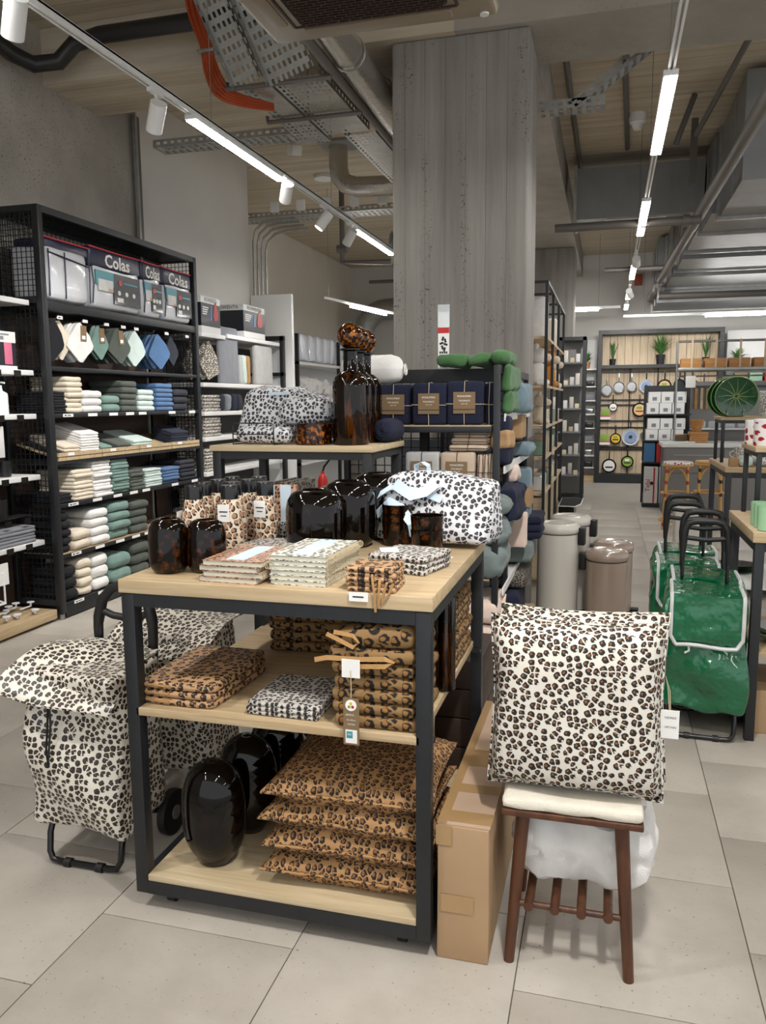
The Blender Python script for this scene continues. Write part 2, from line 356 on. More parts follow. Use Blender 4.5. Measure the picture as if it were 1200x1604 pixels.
stuff(MB().box(-5.3,9,-3,.9,-.0045,-.0006).build('near_tile','floorfield',floor,sharp=None))
stuff(MB().box(3.4,9,.9,11.2,-.0045,-.0006).build('side_tile','floorfield',floor,sharp=None))
ceil=struct(MB().box(-5.4,9,-3,16.3,4.18,4.4).build('ceiling','concrete_board',sharp=None))
struct(MB().box(-4.03,-1.0,5.33,6.0,3.8,4.18).build('ceiling_beam','concrete_board',sharp=None)); struct(MB().box(-1.0,9,5.33,6.0,3.8,4.18).build('ceiling_beam','concrete_cast',sharp=None))
struct(MB().box(-1.42,-.53,6.0,16.0,3.8,4.18).build('ceiling_beam','concrete_cast',sharp=None))
col=struct(MB().rbox(-1.42,-.53,5.38,5.99,0,3.8,.02,mid=0).build('column','concrete_column'))
MB().box(-1.43,-.515,5.365,6.0,0.0,1.24).build('column_cladding','clad',col,sharp=None)
struct(MB().rbox(-1.3,-.55,12.9,13.6,0,3.8,.02,mid=0).build('column','concrete_column'))
struct(MB().box(-4.23,-4.03,-3,6.5,0,4.18).build('wall_left','concrete_cast',sharp=None))
wp=struct(MB().box(-4.23,-4.015,6.52,8.77,0,4.18).build('wall_left_panel','paint',sharp=None))
MB().box(-4.02,-3.985,6.47,6.52,0,3.95).build('trim','pipegrey',wp,sharp=None); MB().box(-4.0,-3.97,6.43,6.46,0,3.95).build('conduit','galv',wp,sharp=None)
struct(MB().box(-5.3,-5.1,8.77,16.2,0,4.18).build('wall_left_far','paintwarm',sharp=None))
struct(MB().box(-5.1,-4.23,8.57,8.77,0,4.18).build('wall_return','paint',sharp=None))
struct(MB().box(-5.3,9,16.0,16.2,0,4.18).build('wall_back','paint',sharp=None))
# ---------------------------------------------------------------- track lighting
def led(parent,y0,y1,x,z=3.075,w=.06):
    h=MB().rbox(x-w/2-.006,x+w/2+.006,y0,y1,z,z+.03,.004,mid=0).build('lamp_housing','white',parent)
    MB().box(x-w/2,x+w/2,y0+.01,y1-.01,z-.006,z+.0).build('diffuser','led',h,sharp=None)
def track(label,x,y0,y1,leds,z=3.1):
    t=thing('light_track',label,'light',(0,0,0))
    MB().box(x-.018,x-.006,y0,y1,z,z+.035).box(x+.006,x+.018,y0,y1,z,z+.035).box(x-.018,x+.018,y0,y1,z+.025,z+.037).build('rail','white',t,sharp=None)
    for a,b in leds: led(t,a,b,x)
    y=y0+.6
    while y<y1:
        MB().cyl((x,y,z+.037),(x,y,4.18),.0025,n=5).build('suspension_wire','steel',t); y+=2.15
    return t
track('long white suspended light track running left of the concrete column',-2.3,-2.5,10.2,[(-1.1,.2),(1.6,2.9),(4.29,5.62),(7.35,8.7),(9.0,10.1)])
track('long white suspended light track running down the aisle right of the column',.25,-2.5,15.2,[(-1,.3),(1.7,3.0),(4.42,5.75),(7.04,8.45),(10.4,11.4),(12.6,13.6),(14.3,15.1)])
for xx,l in ((3.95,'unseen light track added over the tables beyond the right edge'),):  # extra track out of view, put in for lighting
    track(l,xx,-2.5,13,[(-1,.3),(2,3.3),(5,6.3),(8,9.3),(11,12.3)])
track('hidden light track added behind the concrete column',-2.0,10.8,15.4,[(11.2,12.5),(13.2,14.5)])  # hidden lamps added to brighten the far left corner
def spot(label,p,aim,group='white track spotlights',power=SPOT_POWER,top=3.1,ln=.15,r=.043):
    t=thing('track_spotlight',label,'spotlight',p,0,group)
    d=(Vector(aim)-Vector(p)).normalized()
    h=MB(); h.cyl(-d*ln/2,d*ln/2,r,n=20).build('lamp_head','white',t,sharp=50)
    MB().cyl(d*(ln/2-.001),d*(ln/2+.002),r*.82,n=16).build('lens','spotface',t)
    MB().cyl(-d*ln*.35,(0,0,top-p[2]-.015),.009,n=8).box(-.014,.014,-.06,.06,top-p[2]-.02,top-p[2]).build('arm','white',t)
    L=bpy.data.lights.new('spot','SPOT'); L.energy=power; L.spot_size=1.15; L.spot_blend=.7; L.shadow_soft_size=.05; L.color=(1,.98,.95)
    o=bpy.data.objects.new('spot_lamp',L); C.objects.link(o); o.parent=t; o.location=d*(ln/2+.01); o.rotation_euler=d.to_track_quat('-Z','Y').to_euler()
spot('large white track spotlight cut by the top left corner',(-2.25,2.83,2.98),(-3.6,3.9,1.2))
spot('white track spotlight hanging just left of the first long lit lamp',(-2.3,3.93,2.97),(-3.7,5.2,1.0),power=SPOT_POWER*1.7)
spot('white track spotlight just past the end of the first lit lamp',(-2.26,5.6,2.99),(-3.6,7.6,1.2))
spot('white track spotlight tilted left, halfway between the two left lit lamps',(-2.3,6.5,2.98),(-3.7,5.9,.9),power=SPOT_POWER*1.7)
spot('small white track spotlight beside the start of the second left lamp',(-2.3,7.2,2.98),(-3.7,8,1.2))
spot('white track spotlight over the far aisle above the pans',(.25,9.4,2.98),(.5,15,1.5),power=SPOT_POWER*2)
spot('second white track spotlight over the far aisle, nearer the pan wall',(.25,12.1,2.98),(1.0,15.4,1.5),power=SPOT_POWER*2)
for i,(p,a) in enumerate((((-2.3,1.0,2.98),(-.9,2.3,.6)),((.25,1.1,2.98),(-.7,2.4,.9)),((.25,.9,2.98),(.1,2.4,.5)),((.25,2.8,2.98),(-.8,4.2,1.2)),((.25,2.5,2.98),(.6,4.2,.6)))):  # unseen spots added overhead to light the foreground goods
    spot('unseen added spotlight out of frame overhead, aimed at '+['the leopard table left side','the leopard table','the stool','the navy blankets','the green trolleys'][i],p,a,power=SPOT_POWER*1.2)
# rear left and rear right short tracks
t=thing('light_track','short white track lamp hanging at the far left before the silver duct','light')
MB().tube([(-3.55,10,2.83),(-2.6,10.6,2.62)],.018,6).build('rail','white',t); MB().cbox((0,0,0),(.5,.05,.02),tr(-3.05,10.3,2.68)@rot(0,.19,.56)).build('diffuser','led',t,sharp=None)
[MB().cyl((a,b,c),(a,b,4.18),.003,n=5).build('suspension_wire','steel',t) for a,b,c in ((-3.5,10.03,2.83),(-2.65,10.57,2.64))]
t=thing('light_track','white horizontal track lamp in front of the far right back wall','light')
MB().box(.2,5,13.95,14.0,2.83,2.87).build('rail','white',t,sharp=None); MB().box(1.45,3.6,13.94,14.0,2.8,2.83).build('diffuser','led',t,sharp=None)
for x in (.5,4.6): MB().cyl((x,13.97,2.87),(x,13.97,4.18),.003,n=5).build('suspension_wire','steel',t)
t=thing('light_track','tiny white track lamp beside the second concrete column','light')
MB().box(-.6,.15,14.0,14.04,2.99,3.03).build('rail','white',t,sharp=None); MB().box(-.58,-.2,13.99,14.05,2.96,2.99).build('diffuser','led',t,sharp=None)
MB().cyl((-.2,14.02,3.03),(-.2,14.02,4.18),.003,n=5).build('suspension_wire','steel',t)
# ---------------------------------------------------------------- air conditioner
t=thing('ceiling_air_conditioner','brown ceiling cassette air conditioner with square grille at the top centre','air conditioner',(-.93,2.93,3.0))
MB().rbox(-.42,.42,-.42,.42,.05,.34,.02,mid=0).build('body','galv',t)
for sx in (-.36,.36):
    for sy in (-.36,.36): MB().cyl((sx,sy,.3),(sx,sy,1.18),.006,n=6).build('hanger_rod','steel',t)
MB().rbox(-.475,.475,-.475,.475,0,.06,.03,mid=0).build('panel','acpaint',t)
MB().rbox(-.3,.3,-.3,.3,-.012,.01,.03,mid=0).build('grille_backing','darkhole',t)
g=MB()
for i in range(30):
    y=-.28+i*.0193; g.box(-.285,.285,y-.0022,y+.0022,-.02,-.012)
for i in range(30):
    y=-.28+i*.0193
    for k in range(13):
        x=-.27+k*.045+(0 if i%2 else .022); g.box(x-.002,x+.002,y,y+.0193,-.019,-.012)
stuff(g.build('grille','browndark',t,sharp=None))
for a in range(4):
    MB().rbox(-.3,.3,.35,.41,-.008,.004,.004,mid=0,M=rot(0,0,a*PI/2)).build('louvre','acpaint',t)
    MB().rbox(-.33,.33,.325,.337,-.006,.004,.002,mid=0,M=rot(0,0,a*PI/2)).build('groove','browndark',t)
MB().cyl((.42,.43,-.006),(.42,.43,.004),.018,n=16).build('badge','white',t)
# ---------------------------------------------------------------- cable trays, ducts and pipes
def tray(w,L,M,side=.06):
    m=MB(); nc=max(5,int(w/.018)|1); nr=int(L/.032); dx=w/nc; dy=L/nr
    for i in range(nc):
        for j in range(nr):
            if 0<i<nc-1 and i%2==1 and j%2==0: continue
            if (i in (0,nc-1)): pass
            x=-w/2+i*dx; y=j*dy; m.add([(x,y,0),(x+dx,y,0),(x+dx,y+dy,0),(x,y+dy,0)],[(0,3,2,1)],M)
    for s in (-1,1):
        for j in range(nr):
            y=j*dy
            m.add([(s*w/2,y,0),(s*w/2,y+dy,0),(s*w/2,y+dy,side*.35),(s*w/2,y,side*.35)],[(0,1,2,3)],M)
            if j%2: m.add([(s*w/2,y,side*.35),(s*w/2,y+dy,side*.35),(s*w/2,y+dy,side*.7),(s*w/2,y,side*.7)],[(0,1,2,3)],M)
            m.add([(s*w/2,y,side*.7),(s*w/2,y+dy,side*.7),(s*w/2,y+dy,side),(s*w/2,y,side)],[(0,1,2,3)],M)
    return m
def RIS(x,y):
    a=Vector((-.13,-.2,.42)).normalized(); X=Vector((1,0,0)); X=(X-a*X.dot(a)).normalized(); Zv=X.cross(a)
    return Matrix(((X.x,a.x,Zv.x,x),(X.y,a.y,Zv.y,y),(X.z,a.z,Zv.z,3.5),(0,0,0,1)))
t=thing('cable_tray','narrow perforated metal cable tray dropping from the ceiling beside orange cables','cable tray')
tray(.22,1.25,tr(-2.24,4.97,3.5)).build('tray_run','galv',t,sharp=None)
tray(.2,.72,RIS(-2.24,4.97)).build('tray_riser','galv',t,sharp=None)
t=thing('cable_tray','wide perforated metal cable tray in the middle of the ceiling services','cable tray')
tray(.34,1.1,tr(-1.94,4.95,3.5)).build('tray_run','galv',t,sharp=None); tray(.25,2.2,tr(-1.86,6.1,3.5)).build('tray_run','galv',t,sharp=None)
tray(.32,.72,RIS(-1.94,4.95)).build('tray_riser','galv',t,sharp=None)
t=thing('cable_tray','narrow perforated metal cable tray nearest the column top','cable tray')
tray(.2,2.4,tr(-1.6,5.6,3.62)).build('tray_run','galv',t,sharp=None)
for y in (4.98,5.62):
    one(MB().tube([(-2.4,y,3.52),(-2.4,y,3.48),(-1.7,y,3.48),(-1.7,y,3.52)],.016,8).cyl((-2.09,y,3.48),(-2.09,y,4.18),.004,n=5),'tray_hanger','pipegrey',['round bar hanger under the cable trays, nearer one','round bar hanger under the cable trays, farther one'][y>5.2],'hanger',group='cable tray hangers')
one(MB().tube([(-1.69,4.2,3.52),(-1.69,8,3.5)],.03,10),'ceiling_pipe','pipegrey','grey conduit running beside the wide cable tray','pipe')
t=thing('cable_tray','perforated cable tray turning off towards the left wall under the beam','cable tray')
tray(.2,1.5,tr(-2.2,6.35,3.6)@rot(0,0,PI/2)).build('tray_run','galv',t,sharp=None)
t=thing('cable_tray','grey perforated cable tray bent upwards beside the column top','cable tray')
tray(.16,.45,tr(-.53,6.2,3.54)@rot(0,0,-PI/2)@rot(0,0,0)).build('tray_run','galv',t,sharp=None)
tray(.16,.85,tr(-.28,6.2,3.54)@rot(0,0,-PI/2)@rot(.62,0,0)).build('tray_riser','galv',t,sharp=None)
t=thing('cable_tray','long perforated cable tray with junction boxes at the back left ceiling','cable tray')
tray(.3,2.4,tr(-1.9,9.1,3.62)@rot(0,0,PI/2)).build('tray_run','galv',t,sharp=None)
for i in range(6): MB().rbox(-2.2-i*.32,-2.1-i*.32,8.9,8.94,3.66,3.78,.008,mid=0).build('junction_box','white',t)
t=thing('cable_bundle','thick bundle of orange cables looping down to the tray','cable')
for k in range(5):
    e=.016*(k-2); MB().tube(smooth([(-2.66+e,5.0+.012*(k%2),4.17),(-2.62+e,5.0+.012*(k%2),3.95),(-2.55+e,5,3.77),(-2.53+e,5.01*1,3.64+e),(-2.46+e,5.0,3.5+e),(-2.36,5.05,3.44+e),(-2.22,5.3,3.46+e*.5)]),.011,7).build('cable','orange',t)
MB().rbox(-2.6,-2.48,4.97,5.05,3.72,3.74,.004,mid=0).build('cable_clip','galv',t)
one(MB().tube([(-3.9,1,3.85),(-3.9,4.6,3.85),(-3.9,4.85,3.82),(-3.85,5.0,3.8),(-3.72,5.1,3.84),(-3.6,5.12,3.95),(-3.4,5.12,3.98),(-1.6,5.12,3.98)],.055,12),'drain_pipe','pvc','black drain pipe along the left wall and ceiling beam','pipe')
t=thing('foil_duct','shiny silver insulated pipe slanting past the column top','duct')
MB().tube([(-1.58,4.3,3.62),(-1.58,5.0,3.6),(-1.57,5.8,3.56),(-1.57,7,3.55)],.1,16).build('duct_tube','foil',t)
for y in (4.95,5.6): MB().tube([(-1.575+.104*math.cos(a*PI/8),y,3.59+.104*math.sin(a*PI/8)) for a in range(16)],.006,5,closed=True).build('clamp','galv',t)
t=thing('foil_duct','wrinkled foil duct elbow hanging from the ceiling behind the trays','duct')
MB().tube([(-2.8,8.4,4.18),(-2.8,8.4,3.95),(-2.78,8.4,3.84),(-2.72,8.4,3.77),(-2.6,8.4,3.73),(-2.3,8.4,3.72),(-1.6,8.4,3.72)],.1,16).build('duct_tube','foil',t); MB().box(-2.98,-2.62,8.22,8.58,4.15,4.18).build('collar','galv',t,sharp=None)
t=thing('spiral_duct','large galvanised spiral duct elbow by the far left back wall','duct')
pts=[(-4.62,15.2,0.9),(-4.62,15.2,2.75)]+[(-4.12-.5*math.cos(a*PI/12),15.2,2.75+.5*math.sin(a*PI/12)) for a in range(1,7)]+[(-3,15.2,3.25)]
MB().tube(pts,.2,20).build('duct_tube','galv',t)
for x in (-4.0,-3.75,-3.5,-3.25): MB().cyl((x-.012,15.2,3.25),(x+.012,15.2,3.25),.207,n=20).build('seam','galv',t)
one(MB().cyl((-4.3,14.6,3.68),(-2.6,14.6,3.68),.03,n=8),'ceiling_pipe','pipegrey','thin dark pipe along the far left back wall','pipe')
t=thing('duct_drum','round grey duct drum hanging left of the column','duct'); MB().cyl((-2.35,8.9,3.2),(-1.9,8.9,3.2),.16,n=20).build('drum','ductgrey',t)
for x in (-2.33,-2.12,-1.92): MB().cyl((x-.012,8.9,3.2),(x+.012,8.9,3.2),.17,n=20).build('seam','galv',t)
one(MB().tube([(-2.1,8.7,4.1),(-1.75,8.7,3.45),(-1.5,8.75,3.15)],.02,8),'ceiling_pipe','pipegrey','thin slanting pipe left of the column','pipe')
t=thing('valve_pipe','dark branching sprinkler pipe with valve below the far left ceiling','pipe'); MB().tube([(-3.1,9.4,4.18),(-3.1,9.4,3.15),(-2.5,9.4,3.12)],.035,8).cyl((-3.16,9.4,3.3),(-3.04,9.4,3.3),.05,n=8).build('pipe_run','pipegrey',t)
for i,x in enumerate((-3.98,-3.93,-3.88,-3.83)): one(MB().tube([(x,8.82,1.8),(x,8.82,3.33-i*.045),(x+.03,8.82,3.46-i*.045),(x+.12,8.83,3.54-i*.045),(x+.25,8.85,3.57-i*.045),(x+.5,8.88,3.58-i*.045)],.016,6),'upright_conduit','galv',['leftmost','second','third','rightmost'][i]+' upright conduit in the bundle beside the white wall panel','conduit',group='wall conduits')
# right hand ducts
t=thing('rectangular_duct','long grey rectangular air duct crossing the ceiling right of the column','duct')
MB().box(-.41,.92,9.5,10.1,3.48,4.02).build('duct_body','ductgrey',t,sharp=None)
for i in range(8): MB().box(-.4+i*.165,-.395+i*.165,9.494,9.5,3.49,4.01).build('fold','ductgrey',t,sharp=None)
MB().box(-.43,-.40,9.47,10.12,3.45,4.05).build('flange','galv',t,sharp=None); MB().box(-.1,.55,9.6,9.95,3.474,3.48).build('air_outlet','white',t,sharp=None)
MB().box(-.07,.52,9.63,9.92,3.47,3.476).build('outlet_mesh','ductgrey',t,sharp=None)
t=thing('stepped_duct','large stepped galvanised duct filling the upper right ceiling','duct')
ST=[(1.0,7.4,8.8,3.27),(.95,9.0,10.0,3.35),(.93,10.2,11.6,3.42),(.9,11.8,12.8,3.36),(.85,13,14.2,3.3),(.72,14.3,15.6,3.08)]
for x,y0,y1,z in ST:
    b=MB().box(x,3.6,y0,y1,z,4.12).build('duct_section','ductgrey',t,sharp=None)
    MB().box(x-.03,3.6,y1-.03,y1+.03,z-.03,4.12).build('flange','galv',b,sharp=None)
    MB().box(x-.012,x,y0+.5,y0+.52,z,4.1).build('fold','galv',b,sharp=None)
one(MB().tube([(.84,4.8,3.2),(.77,8.1,3.2),(.7,11,3.2),(.62,14.8,3.2)],.05,10),'sprinkler_main','pipegrey','thick grey sprinkler main running into the distance at upper right','pipe')
one(MB().tube([(-.53,8.0,3.1),(.76,8.0,3.1)],.04,10).cyl((.6,8,3.1),(.66,8,3.1),.055,n=10),'sprinkler_branch','pipegrey','grey sprinkler branch pipe crossing the aisle under the duct','pipe')
one(MB().tube([(-.1,11.5,3.22),(.69,11.5,3.22)],.035,10),'sprinkler_branch','pipegrey','farther grey branch pipe crossing below the ceiling near the orange box','pipe')
t=thing('sprinkler_riser','grey pipe fitting dropping beside the stepped duct','pipe'); MB().tube([(.66,12.6,3.2),(.66,12.6,2.98),(3,12.7,2.98)],.05,10).cyl((.66,12.6,3.05),(.66,12.6,3.1),.075,n=10).cyl((.66,12.6,3.16),(.66,12.6,3.2),.075,n=10).build('pipe_run','pipegrey',t)
for i,(p,q,l) in enumerate([((.66,8,4.17),(.51,8,3.75),'short grey pipe stub hanging from the board ceiling by the lamp'),((.05,7.0,4.16),(.12,9.4,4.16),'thin grey conduit fixed along the ceiling over the aisle'),((.95,6.2,4.1),(.72,8.4,3.95),'slanting thin pipe in the upper right corner'),((-.4,6.1,4.15),(-.38,12.5,4.15),'dark conduit following the edge of the ceiling beam')]):
    one(MB().cyl(p,q,.025,n=8),'ceiling_pipe','pipegrey',l,'pipe')
one(MB().cbox((.72,8.6,3.85),(.06,.06,.6)),'pipe_bracket','pipegrey','flat upright metal bracket holding the sprinkler main','bracket')
one(MB().cyl((.19,8.4,4.1),(.19,8.4,4.18),.075,.085,n=16).cyl((.19,8.4,4.04),(.19,8.4,4.1),.035,.06,n=16),'smoke_detector','white','round white smoke detector on the board ceiling','detector')
one(MB().cyl((0,0,-.02),(0,0,.02),.12,n=20),'access_point','white','round white access point below the far left ceiling','device',(-3.35,9.5,4.16))
t=thing('security_camera','white security camera on the ceiling beyond the left track','camera',(-3.1,7.9,4.02)); MB().cyl((0,0,.06),(0,0,.16),.07,n=14).build('mount','white',t); MB().rbox(-.05,.05,-.16,.1,-.07,.03,.015,mid=0,M=rot(.3,0,.6)).build('housing','white',t)
one(MB().rbox(-.07,.07,-.04,.04,-.1,.1,.01,mid=0),'alarm_box','orange','small orange alarm box high on the back wall','alarm',(.47,15.955,3.69))
# ================================================================ left wall: black towel rack
TC={}
def towel_mesh(w,d,h,layers,seed,amp=.004):
    # folded cloth, fold towards +x; x 0..-d, y 0..w, z 0..h
    k=(round(w,2),round(d,2),round(h,3),layers,seed%3,amp)
    if k not in TC:
        m=MB(); lh=h/layers
        for i in range(layers):
            r2=random.Random(seed%3*17+i); dx=r2.uniform(-.012,.008); dy=r2.uniform(-.006,.006)
            m.rbox(-d+dx,dx,.004+dy,w-.004+dy,i*lh,(i+1)*lh+.001,lh*.49,amp=amp,seed=seed%3*5+i,mid=2,freq=11)
        TC[k]=m
    return TC[k]
MESHC={}
def towel_obj(name,mat,w,d,h,layers,seed,label,cat,loc,group,rz=0,amp=.004,rt=None):
    key=(mat,round(w,2),round(d,2),round(h,3),layers,seed%3,amp)
    if key not in MESHC: MESHC[key]=towel_mesh(w,d,h,layers,seed,amp).mesh(name,MAT[mat],'box' if mat.startswith('leo') else None,50)
    o=bpy.data.objects.new(name,MESHC[key]); C.objects.link(o); o.location=loc; o.rotation_euler=rt or (0,0,rz); return tag(o,label,cat,group)
def mesh_panel(y0,y1,z0,z1,x,axis='x',step=.036,th=.0022):
    m=MB()
    n=int((y1-y0)/step)
    for i in range(n+1):
        y=y0+(y1-y0)*i/n
        m.box(*((x-th,x+th,y-th,y+th) if axis=='x' else (y-th,y+th,x-th,x+th)),z0,z1)
    n=int((z1-z0)/step)
    for i in range(n+1):
        z=z0+(z1-z0)*i/n
        m.box(*((x-th,x+th,y0,y1) if axis=='x' else (y0,y1,x-th,x+th)),z-th,z+th)
    return m
XR=-3.63; Y0,Y1=4.66,6.78
rack=thing('towel_rack','tall black metal rack of towels against the left wall','rack')
for y in (Y0,Y1-.05):
    MB().rbox(XR-.05,XR,y,y+.05,.04,2.8,.004,mid=0).build('post','black',rack); MB().rbox(-4.02,-3.98,y,y+.05,.04,2.8,.004,mid=0).build('post','black',rack)
    MB().cyl((XR-.025,y+.025,0),(XR-.025,y+.025,.04),.022,n=10).build('foot','steel',rack)
    MB().box(-3.98,XR-.05,y+.005,y+.045,2.76,2.8).box(-3.98,XR-.05,y+.005,y+.045,2.17,2.21).box(-3.98,XR-.05,y+.005,y+.045,.1,.14).build('side_rail','black',rack,sharp=None)
    stuff(mesh_panel(-3.98,XR-.05,.14,2.76,y+.025,'y').build('side_mesh','black',rack,sharp=None))
MB().box(XR-.045,XR-.002,Y0+.05,Y1-.05,2.755,2.8).build('front_rail','black',rack,sharp=None); MB().box(-4.02,-3.98,Y0+.05,Y1-.05,2.755,2.8).build('back_rail','black',rack,sharp=None)
m=MB()
for i in range(13): m.box(-3.98+i*.024,-3.974+i*.024,Y0+.05,Y1-.05,2.77,2.776)
for i in range(84): m.box(-3.98,XR-.05,Y0+.05+i*.024,Y0+.056+i*.024,2.77,2.776)
stuff(m.build('top_mesh','black',rack,sharp=None))
MB().box(-4.014,-3.985,Y0+.05,Y1-.05,.1,2.2).build('back_panel','browndark',rack,sharp=None)
stuff(mesh_panel(Y0+.05,Y1-.05,2.2,2.755,-3.99,'x',.05).build('back_mesh','black',rack,sharp=None))
SH=[2.19,1.755,1.435,1.19,.81,.455,.11]
for k,z in enumerate(SH):
    if k==3: continue
    th=.06 if k==0 else .028
    if k==6: th=.1
    s=MB().rbox(-3.98,XR-.004,Y0+.05,Y1-.05,z-th,z,.003,mid=0).build('shelf','black',rack)
    if k in (5,): MB().box(-3.97,XR-.012,Y0+.055,Y1-.055,z,z+.004).build('shelf_liner','oaky',s,sharp=None)
    if k==1: continue
    first=None
    for y in [4.8,5.08,5.34,5.56,5.74,6.2,6.55]:
        if k==0: loc=(XR-.02,y+.02,z-.1)
        else: loc=(XR-.003,y,z-.013)
        if first is None:
            first=MB().box(0,.002,0,.11 if k else .06,-.011,.011).build('price_label','paper',s,sharp=None); first.location=loc
            dots=MB().box(.002,.0026,.015,.035,-.005,.004).box(.002,.0026,.045,.085 if k else .05,-.003,.003).build('print','ink',first,sharp=None)
        else: part(first,'price_label',s,loc)
for y in [4.82,5.1,5.36,5.6,5.78,6.05,6.4]: MB().tube([(-3.97,y,2.09),(-3.66,y,2.08),(-3.645,y,2.1)],.004,6).build('hook_prong','steel',rack)
# sloping oak trays on the fourth level
for i in range(4):
    y0=Y0+.06+i*.5; y1=y0+.49
    tt=MB().box(-3.99,XR-.005,y0,y1,0,.012,tr(0,0,0)).build('sloping_tray','oaky',rack,sharp=None)
    tt.location=(0,0,1.19); tt.data.transform(tr(XR,0,-.07)@rot(0,.28,0)@tr(-XR,0,0))
    MB().box(XR-.012,XR+.004,y0,y1,1.11,1.165).build('tray_front','oak',rack,sharp=None); MB().box(XR-.014,XR+.006,y0,y1,1.135,1.139).build('tray_groove','browndark',rack,sharp=None)
    MB().box(XR+.004,XR+.006,y0+.1,y0+.17,1.142,1.162).build('price_label','paper',rack,sharp=None)
MB().box(-3.98,XR-.002,Y0+.05,Y1-.05,1.085,1.11).build('shelf','black',rack,sharp=None)
CN={'c_white':'white','c_cream':'cream','c_black':'black','c_sage':'sage green','c_olive':'dark olive','c_mint':'pale mint','c_blue':'blue','c_char':'charcoal','c_navy':'navy','c_denim':'dark denim blue','c_stripe':'cream striped','leo_grey':'grey leopard print','leo_white':'white leopard print','c_ltgrey':'light grey'}
LV=['lowest shelf','second shelf up','third shelf up','sloping oak shelf','fifth shelf up']
def stack(mat,y0,y1,z,top,n,shelf,cat='towel',kind='folded towel',d=.31,xf=XR-.015,layers=1,group='folded towels on the black rack',extra='',amp=.005):
    h=(top-z)/n
    for i in range(n):
        lab=f"{CN[mat]} {kind}{extra}, {ORD[n-1-i]} of its stack, rack's {shelf}" if n>1 else f"single {CN[mat]} {kind}{extra} lying on the rack's {shelf}"
        j=rnd.uniform(-.008,.012)
        w=y1-y0; o=towel_obj('folded_towel',mat,w,d,h,layers,rnd.randrange(9),lab,cat,(xf+j,y0,z+i*h+.001),group,amp=amp)
# third level from the top (z 1.435)
z=1.436
stack('c_black',4.72,4.86,z,1.585,4,LV[4],layers=2); stack('c_cream',4.865,5.05,z,1.69,7,LV[4]); stack('c_white',5.055,5.29,z,1.595,3,LV[4])
stack('c_sage',5.3,5.52,z,1.56,2,LV[4]); stack('c_olive',5.525,5.76,z,1.675,5,LV[4]); stack('c_mint',5.77,6.01,z,1.61,4,LV[4]); stack('c_blue',6.02,6.3,z,1.665,6,LV[4]); stack('c_char',6.31,6.58,z,1.62,3,LV[4])
# level z .81
z=.811
stack('c_black',4.72,4.88,z,.875,2,LV[2],layers=2); stack('c_cream',4.885,5.11,z,1.03,8,LV[2]); stack('c_white',5.12,5.35,z,1.08,11,LV[2]); stack('c_sage',5.36,5.58,z,1.07,11,LV[2]); stack('c_olive',5.59,5.8,z,.97,6,LV[2]); stack('c_mint',5.81,6.07,z,.96,7,LV[2]); stack('c_blue',6.08,6.36,z,.95,5,LV[2]); stack('c_char',6.38,6.66,z,.99,5,LV[2])
z=.46
stack('c_black',4.72,4.835,z,.74,5,LV[1]); stack('c_stripe',4.84,5.05,z,.6,2,LV[1],amp=.008); stack('c_white',5.055,5.29,z,.72,4,LV[1],amp=.008); stack('c_sage',5.3,5.57,z,.74,4,LV[1],amp=.01); stack('c_olive',5.58,5.85,z,.72,4,LV[1],amp=.01)
z=.111
stack('c_black',4.72,4.88,z,.36,3,LV[0],amp=.009); stack('c_cream',4.885,5.05,z,.38,4,LV[0],amp=.009); stack('c_white',5.055,5.27,z,.38,3,LV[0],amp=.01); stack('c_sage',5.28,5.56,z,.34,2,LV[0],amp=.012); stack('c_olive',5.57,5.85,z,.38,3,LV[0],amp=.012)
# sloping shelf contents
def tilt(mat,y0,y1,n,h,shelf,d=.3,kind='folded towel',dx=0):
    for i in range(n):
        lab=f"{CN[mat]} {kind}, {ORD[n-1-i]} of its tilted stack, {shelf}" if n>1 else f"single {CN[mat]} {kind} lying on the {shelf}"
        a=.28; x=XR-.02-dx; zb=1.137+i*h/math.cos(a)*1.02
        towel_obj('folded_towel',mat,y1-y0,d,h,1,rnd.randrange(9),lab,'towel',(x,y0,zb),'towels on the sloping oak shelf',rt=(0,a,0))
so='sloping oak shelf'
tilt('c_black',4.73,4.8,1,.03,so); tilt('c_stripe',4.81,4.99,3,.022,so); tilt('c_white',5.0,5.22,8,.018,so,d=.29); tilt('c_sage',5.24,5.38,2,.022,so,.14); tilt('c_olive',5.44,5.64,2,.025,so); tilt('c_mint',5.66,5.94,3,.022,so); tilt('c_denim',6.25,6.55,6,.018,so,.2)
# hanging cloths
def hang(mat,y,n,x0,w=.2,h=.27,tagged=False):
    poly=[(0,0),(.35*w,-.3*h),(.5*w,-.55*h),(.46*w,-.66*h),(.04*w,-1*h),(-.06*w,-.98*h),(-.5*w,-.62*h),(-.48*w,-.5*h),(-.12*w,-.05*h)]
    me=None
    for i in range(n):
        x=x0-i*.024
        if me is None: me=MB().prism(poly,-.008,.008,rot(0,0,PI/2)@rot(PI/2,0,0)).mesh('hanging_cloth',MAT[mat],None,30)
        o=bpy.data.objects.new('hanging_cloth',me); C.objects.link(o); o.location=(x,y+rnd.uniform(-.01,.01),2.075); o.rotation_euler=(rnd.uniform(-.12,.12),rnd.uniform(-.05,.05),rnd.uniform(-.1,.1)-.25)
        tag(o,f"{CN[mat]} washcloth hanging by its corner, {['frontmost','second','third','fourth','fifth','sixth','seventh','eighth','ninth'][i]} on its hook" if n>1 else f"single {CN[mat]} washcloth hanging by its corner",'washcloth','washcloths hanging from hooks')
        if tagged and i==0: MB().box(.01,.013,.0,.05,-.13,-.02).build('paper_label','tag_brown',o,sharp=None); MB().box(.013,.0135,.01,.04,-.115,-.09).build('print','inkwhite',o.children[0],sharp=None)
